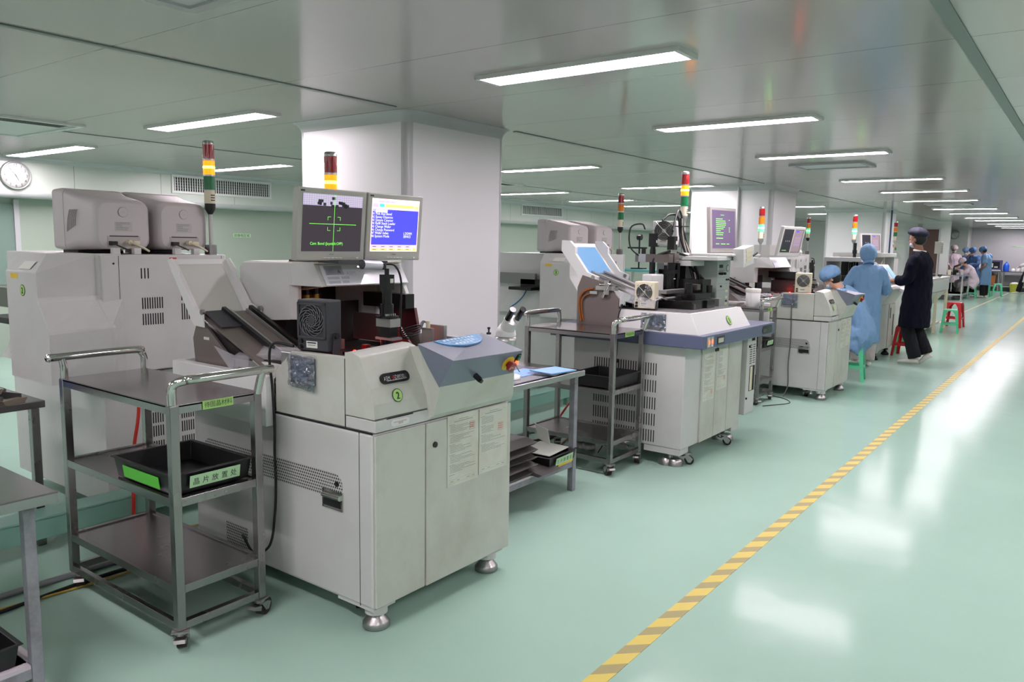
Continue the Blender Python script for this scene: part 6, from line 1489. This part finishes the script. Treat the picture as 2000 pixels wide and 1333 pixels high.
# fifth machine behind the man
t = thing('hooded_machine', 'white machine with a dark open bay, partly hidden by the standing man', 'machine', (-2.42, 12.75, 0))
MB().box(-.9, 0, 0, 1.0, .13, .95).build('base_cabinet', paint, t, bevel=.008)
b = MB(); b.box(-.9, -.80, 0, 1.0, .95, 1.46, 0).box(-.8, -.18, 0, 1.0, 1.40, 1.46, 0).box(-.8, -.20, .94, 1.0, .95, 1.40, 0).box(-.8, -.25, .47, .52, .95, 1.40, 0); b.build('hood', paint, t, bevel=.004)
MB().box(-.79, -.77, .02, .94, .96, 1.39).build('inner_lining', dark, t)
b = MB(); b.box(-.6, -.3, .1, .4, .96, 1.08, 0).cyl((-.4, .25, 1.08), (-.4, .25, 1.3), .03, n=12, mi=0).box(-.5, -.25, .6, .85, .96, 1.12, 1); b.tube([(-.3, .1, 1.1), (-.22, .12, 1.3), (-.25, .4, 1.38), (-.3, .7, 1.36)], .008, 6, 2); b.build('work_heads', [blacks, alu, wire_w], t)
for y in (.08, .92):
    b = MB(); b.cyl((-.08, y, .10), (-.08, y, .13), .04, n=14, mi=1); level_foot(b, -.08, y, .10, 1); b.build('levelling_foot', [blacks, paint], t)

signal_tower(t, -.40, 1.0-.1, 1.50, lit='none', pole_to=1.40, name='small_signal_tower') if False else None
t = thing('rear_machine', 'back part of a machine with an unlit signal tower, left of the man in navy', 'machine', (-3.03, 15.2, 0))
MB().box(-.7, 0, 0, 1.0, .1, 1.35).build('cabinet', paint, t, bevel=.006); signal_tower(t, -.02+.0, .66, 1.66, lit='none', pole_to=1.35)
b = MB(); b.cyl((.05, .95, 1.35), (-.03, .85, 1.52), .008, n=8, mi=0).cyl((-.03, .85, 1.52), (-.045, .832, 1.56), .022, n=12, mi=1).cyl((-.045, .832, 1.56), (-.06, .814, 1.60), .022, n=12, mi=2).cyl((-.06, .814, 1.60), (-.065, .808, 1.62), .022, n=12, mi=0).build
b.build('small_signal_lamp', [alu, greenlens, amberlens], t)
# sixth: low inspection stations beyond the man
t = thing('inspection_station', 'low cream workstation with a pale front panel and splayed legs right of the man', 'machine', (-2.30, 14.9, 0))
MB().box(-.7, 0, 0, 2.5, .97, 1.02).build('worktop', lcdwhite, t, bevel=.004)
b = MB(); b.prism([(-.02, .97), (.015, .97), (.015, .78), (-.02, .76)], 'y', .1, 2.3); b.build('front_panel', white, t)
b = MB(); b.prism([(-.3, .76), (.0, .76), (-.2, .50), (-.3, .50)], 'y', .1, 2.2); b.build('sloped_skirt', lcdwhite, t)
for y in (.05, 1.2, 2.4):
    MB().box(-.06, -.01, y, y+.05, 0, .97).build('leg', cream, t); MB().box(-.68, -.63, y, y+.05, 0, .97).build('leg', cream, t)
MB().box(-.62, -.08, .2, .22, .1, .75).box(-.6, -.1, .22, 2.3, .1, .14).build('side_panel', lcdwhite, t)
lcd('flat_monitor', 'pale blue screen seen edge on, on the workstation right of the man', (-2.42, 15.25, 1.03), R(30), 'lines', .3, .26, R(-15), lcdwhite)
t = thing('indicator_box', 'grey slotted box on a slim post above the workstation right of the man', 'control box', (-2.38, 16.3, 1.02))
MB().cyl((0, 0, 0), (0, 0, .44), .018, n=10).lathe([(.07, 0), (.07, .015), (.02, .02)], n=16).build('post', alu, t); bx = MB().box(-.05, .05, -.14, .14, .44, .66).build('box', lcdgrey, t, bevel=.004)
b = MB()
for k in range(4): b.box(.05, .052, -.10, .10, .48+k*.045, .487+k*.045)
b.build('slots', greyink, bx)
o = MB().box(-.1, .1, -.15, .15, 0, .05).build('instrument', black, bevel=.004); o.location = (-2.5, 16.9, 1.02); tag(o, 'small black instrument on the workstation right of the man', 'instrument')
# distant die bonder shapes in the front row gap and rear row
rear_machine('back of a distant rear-row machine seen past the second pillar, green light lit', 12.9, '5', 'green', 1.0)
crt('beige CRT monitor on the distant rear machine past the second pillar, nearer one', (-4.10, 13.25, 1.43), R(-5))
crt('beige CRT monitor on the distant rear machine past the second pillar, further one', (-4.10, 13.60, 1.43), R(-5))
t = thing('rear_cabinet', 'low white cabinet with dark open bays behind the seated woman', 'cabinet', (-3.35, 10.2, 0))
MB().box(-.5, 0, 0, 1.2, .0, 1.0).build('body', paint, t, bevel=.004); MB().box(-.5, 0, 0, 1.2, 1.36, 1.41).box(-.5, 0, .0, .03, 1.0, 1.36).box(-.5, 0, .58, .61, 1.0, 1.36).box(-.5, -.46, .03, 1.2, 1.0, 1.36).build('open_rack', paint, t)
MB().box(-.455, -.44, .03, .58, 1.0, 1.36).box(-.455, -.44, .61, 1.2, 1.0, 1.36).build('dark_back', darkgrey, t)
o = MB().sph((0, 0, .05), .16, .22, .06, 16).build('plastic_wrap', mat('white_plastic_wrap', (228, 226, 230), .4, bump=.6, bscale=30)); o.location = (-3.5, 11.2, 1.41); tag(o, 'crumpled white plastic on the rack behind the seated woman', 'plastic wrap')
o = MB().box(-.12, .12, -.25, .25, 0, .14).build('white_box', lcdwhite, bevel=.004); o.location = (-3.6, 10.55, 1.41); tag(o, 'flat white box on the rack behind the seated woman', 'box')
# equipment near the left wall seen between the pillar and second machine
t = thing('side_desk', 'teal topped desk by the left wall seen beyond the second machine', 'desk', (-8.6, 16.6, 0))
MB().box(-.6, .6, -.5, .5, .92, .97).build('desktop', mat('teal_top', (70, 130, 130), .4), t)
for x in (-.5, .45):
    for y in (-.45, .4): MB().box(x, x+.05, y, y+.05, 0, .92).build('leg', alu, t)
t = thing('boom_microscope', 'dark boom microscope standing by the left wall beyond the second machine', 'microscope', (-8.7, 16.6, .97))
b = MB(); b.box(-.15, .15, -.12, .12, 0, .03).cyl((0, 0, .03), (0, 0, .75), .02, n=10).cyl((-.3, 0, .5), (.2, 0, .5), .02, n=10).cyl((-.05, 0, .75), (.05, 0, .75), .07, n=14).cyl((.12, 0, .35), (.12, 0, .5), .05, n=12); b.build('body', blacks, t)
o = MB().box(0, .003, -.16, .16, -.03, .03).build('wall_sign', glabel2); 
b = MB(); b.text('防静电区域', (.0035, -.14, -.02), (0, 1, 0), (0, 0, 1), .05, 0, 'l', 1.1); b.build('lettering', ink, o); o.location = (-10.85, 7.35, 1.57); tag(o, 'small green lettered sign on the left wall between the rear signal tower and pillar', 'sign')
# conduit on the second pillar and on the third
cable('conduit', 'pale vertical conduit on the second pillar', [(-4.5, 11.76, .3), (-4.5, 11.76, 1.5), (-4.5, 11.76, 2.44)], .02, covem, 'conduit')
cable('conduit', 'dark blue vertical pipe beside the third pillar', [(-3.93, 19.9, .5), (-3.93, 19.9, 1.5), (-3.93, 19.9, 2.44)], .02, mat('dark_blue_pipe', (50, 74, 100), .4), 'conduit')
# posters on the third pillar's far neighbour
for k, (z, h) in enumerate(((2.3, .07), (1.95, .08), (1.80, .05), (1.62, .13))):
    o = MB().box(-.11, .11, -.003, 0, 0, h).build('notice', [white, lcdwhite, white, paper][k]); o.location = (-5.25, 28.19, z)
    tag(o, 'white notice on the wall left of the brown door, %s of four' % ['topmost', 'second from top', 'third from top', 'lowest'][k], 'notice')
o = MB().box(-.06, .06, -.05, 0, 0, .1).cyl((0, -.05, .03), (0, -.09, .03), .03, n=12).build('wall_camera', lcdgrey); o.location = (-4.7, 28.2, 2.27); tag(o, 'small camera fixed above the brown door', 'camera')

# ------------------------------------------------------------------ far work table and bench
t = work_table('long grey steel work table where the far group of people works', (-3.28, 27.6, 0), .95, 1.6, .78, .2, lm=alu, shelf_m=alu)
t = thing('table_equipment', 'dark soldering and microscope set on the far work table', 'equipment', (-3.62, 28.3, .78))
b = MB(); rnd = random.Random(3)
for k in range(10): x, y = rnd.uniform(-.3, .25), rnd.uniform(-.5, .4); b.box(x, x+.08, y, y+.08, 0, rnd.uniform(.05, .16), k % 3)
b.cyl((.0, -.3, 0), (.0, -.3, .25), .02, n=8, mi=0).cyl((0, -.3, .25), (.18, -.3, .33), .03, n=8, mi=0).cyl((-.1, .1, 0), (-.1, .1, .2), .03, n=8, mi=1)
b.build('instruments', [blacks, alu, cream], t)
o = MB().lathe([(.07, 0), (.07, .2), (.04, .22), (.001, .22)], n=16).build('blue_bin', mat('blue_can', (50, 90, 190), .4)); o.location = (-4.05, 28.4, .78); tag(o, 'blue can standing on the left end of the far work table', 'can')
def bench(x, lab): return work_table(lab, (x, 35.6, 0), 1.05, .6, .78, .22, lm=alu, shelf_m=alu)
bench(-3.02, 'grey steel bench by the far wall holding the blue bottle')
bench(-1.92, 'grey steel bench by the far wall, the right-hand one cut by the picture edge')
for loc, sz, m, nm, lab, cat in [((-3.68, 35.8, .78), (.13, .12, .26), white, 'white_canister', 'white canister behind the person with a hand on the hip', 'canister'), ((-2.62, 35.8, .78), (.07, .07, .13), white, 'white_jar', 'small white jar right of the blue bottle', 'jar'), ((-2.45, 35.8, .78), (.06, .06, .2), white, 'white_bottle', 'slim white bottle between the jar and the square canister', 'bottle'), ((-2.2, 35.8, .78), (.15, .12, .3), white, 'square_canister', 'large white square canister near the right picture edge on the far bench', 'canister'), ((-3.42, 35.85, .22), (.26, .2, .40), cardboard, 'cardboard_box', 'brown cardboard box on the low shelf of the far bench', 'box')]:
    t = thing(nm, lab, cat, loc); a, c, h = sz
    if nm == 'cardboard_box': MB().box(-a, a, -c, c, 0, h).build('box', m, t, bevel=.004); MB().box(-.03, .03, -c-.001, c+.001, h-.1, h+.001).build('packing_tape', mat('parcel_tape', (196, 150, 90), .3), t)
    else:
        MB().lathe([(a, 0), (a*1.02, h*.75), (a*.5, h*.9), (a*.35, h*.92)], n=20).build('body', m, t); MB().lathe([(a*.36, h*.92), (a*.36, h), (.001, h)], n=16).build('cap', lcdwhite, t)
t = thing('blue_bottle', 'bright blue bottle on the far bench beside the dark boxed equipment', 'bottle', (-2.85, 35.8, .78)); MB().lathe([(.10, 0), (.105, .2), (.08, .28), (.03, .33)], n=20).build('body', mat('bright_blue', (36, 96, 220), .3), t); MB().lathe([(.03, .33), (.03, .37), (.001, .37)], n=12).build('cap', mat('bright_blue', (36, 96, 220), .3), t)
t = thing('oven', 'dark purple-grey boxed machine with a bright window on the far bench', 'appliance', (-3.22, 35.85, .78)); MB().box(-.22, .22, -.18, .18, 0, .42).build('case', mat('purple_grey', (84, 84, 124), .4), t, bevel=.006); b = MB(); b.box(-.16, .16, -.184, -.18, .10, .36, 0).box(-.12, -.06, -.187, -.184, .14, .3, 1).box(-.02, .1, -.187, -.184, .13, .18, 1).box(-.2, .2, -.184, -.18, .0, .05, 1); b.build('window', [dark, white], t)
t = thing('waste_bin', 'yellow-green waste bin with a white liner under the far bench', 'bin', (-2.5, 35.45, 0)); MB().lathe([(.14, 0), (.17, .3), (.172, .31), (.16, .31), (.13, .02)], n=20).build('body', mat('lime_bin', (190, 190, 70), .4), t); MB().sph((0, 0, .31), .15, .15, .07, 14).build('bin_liner', paper, t)
o = MB().box(-.2, .2, -.003, 0, 0, .045).build('wall_sign', glabel2); o.location = (-2.55, 36.29, 1.72); tag(o, 'small green strip sign high on the grey far wall', 'sign')

bpy.data.scenes.remove(TMP)
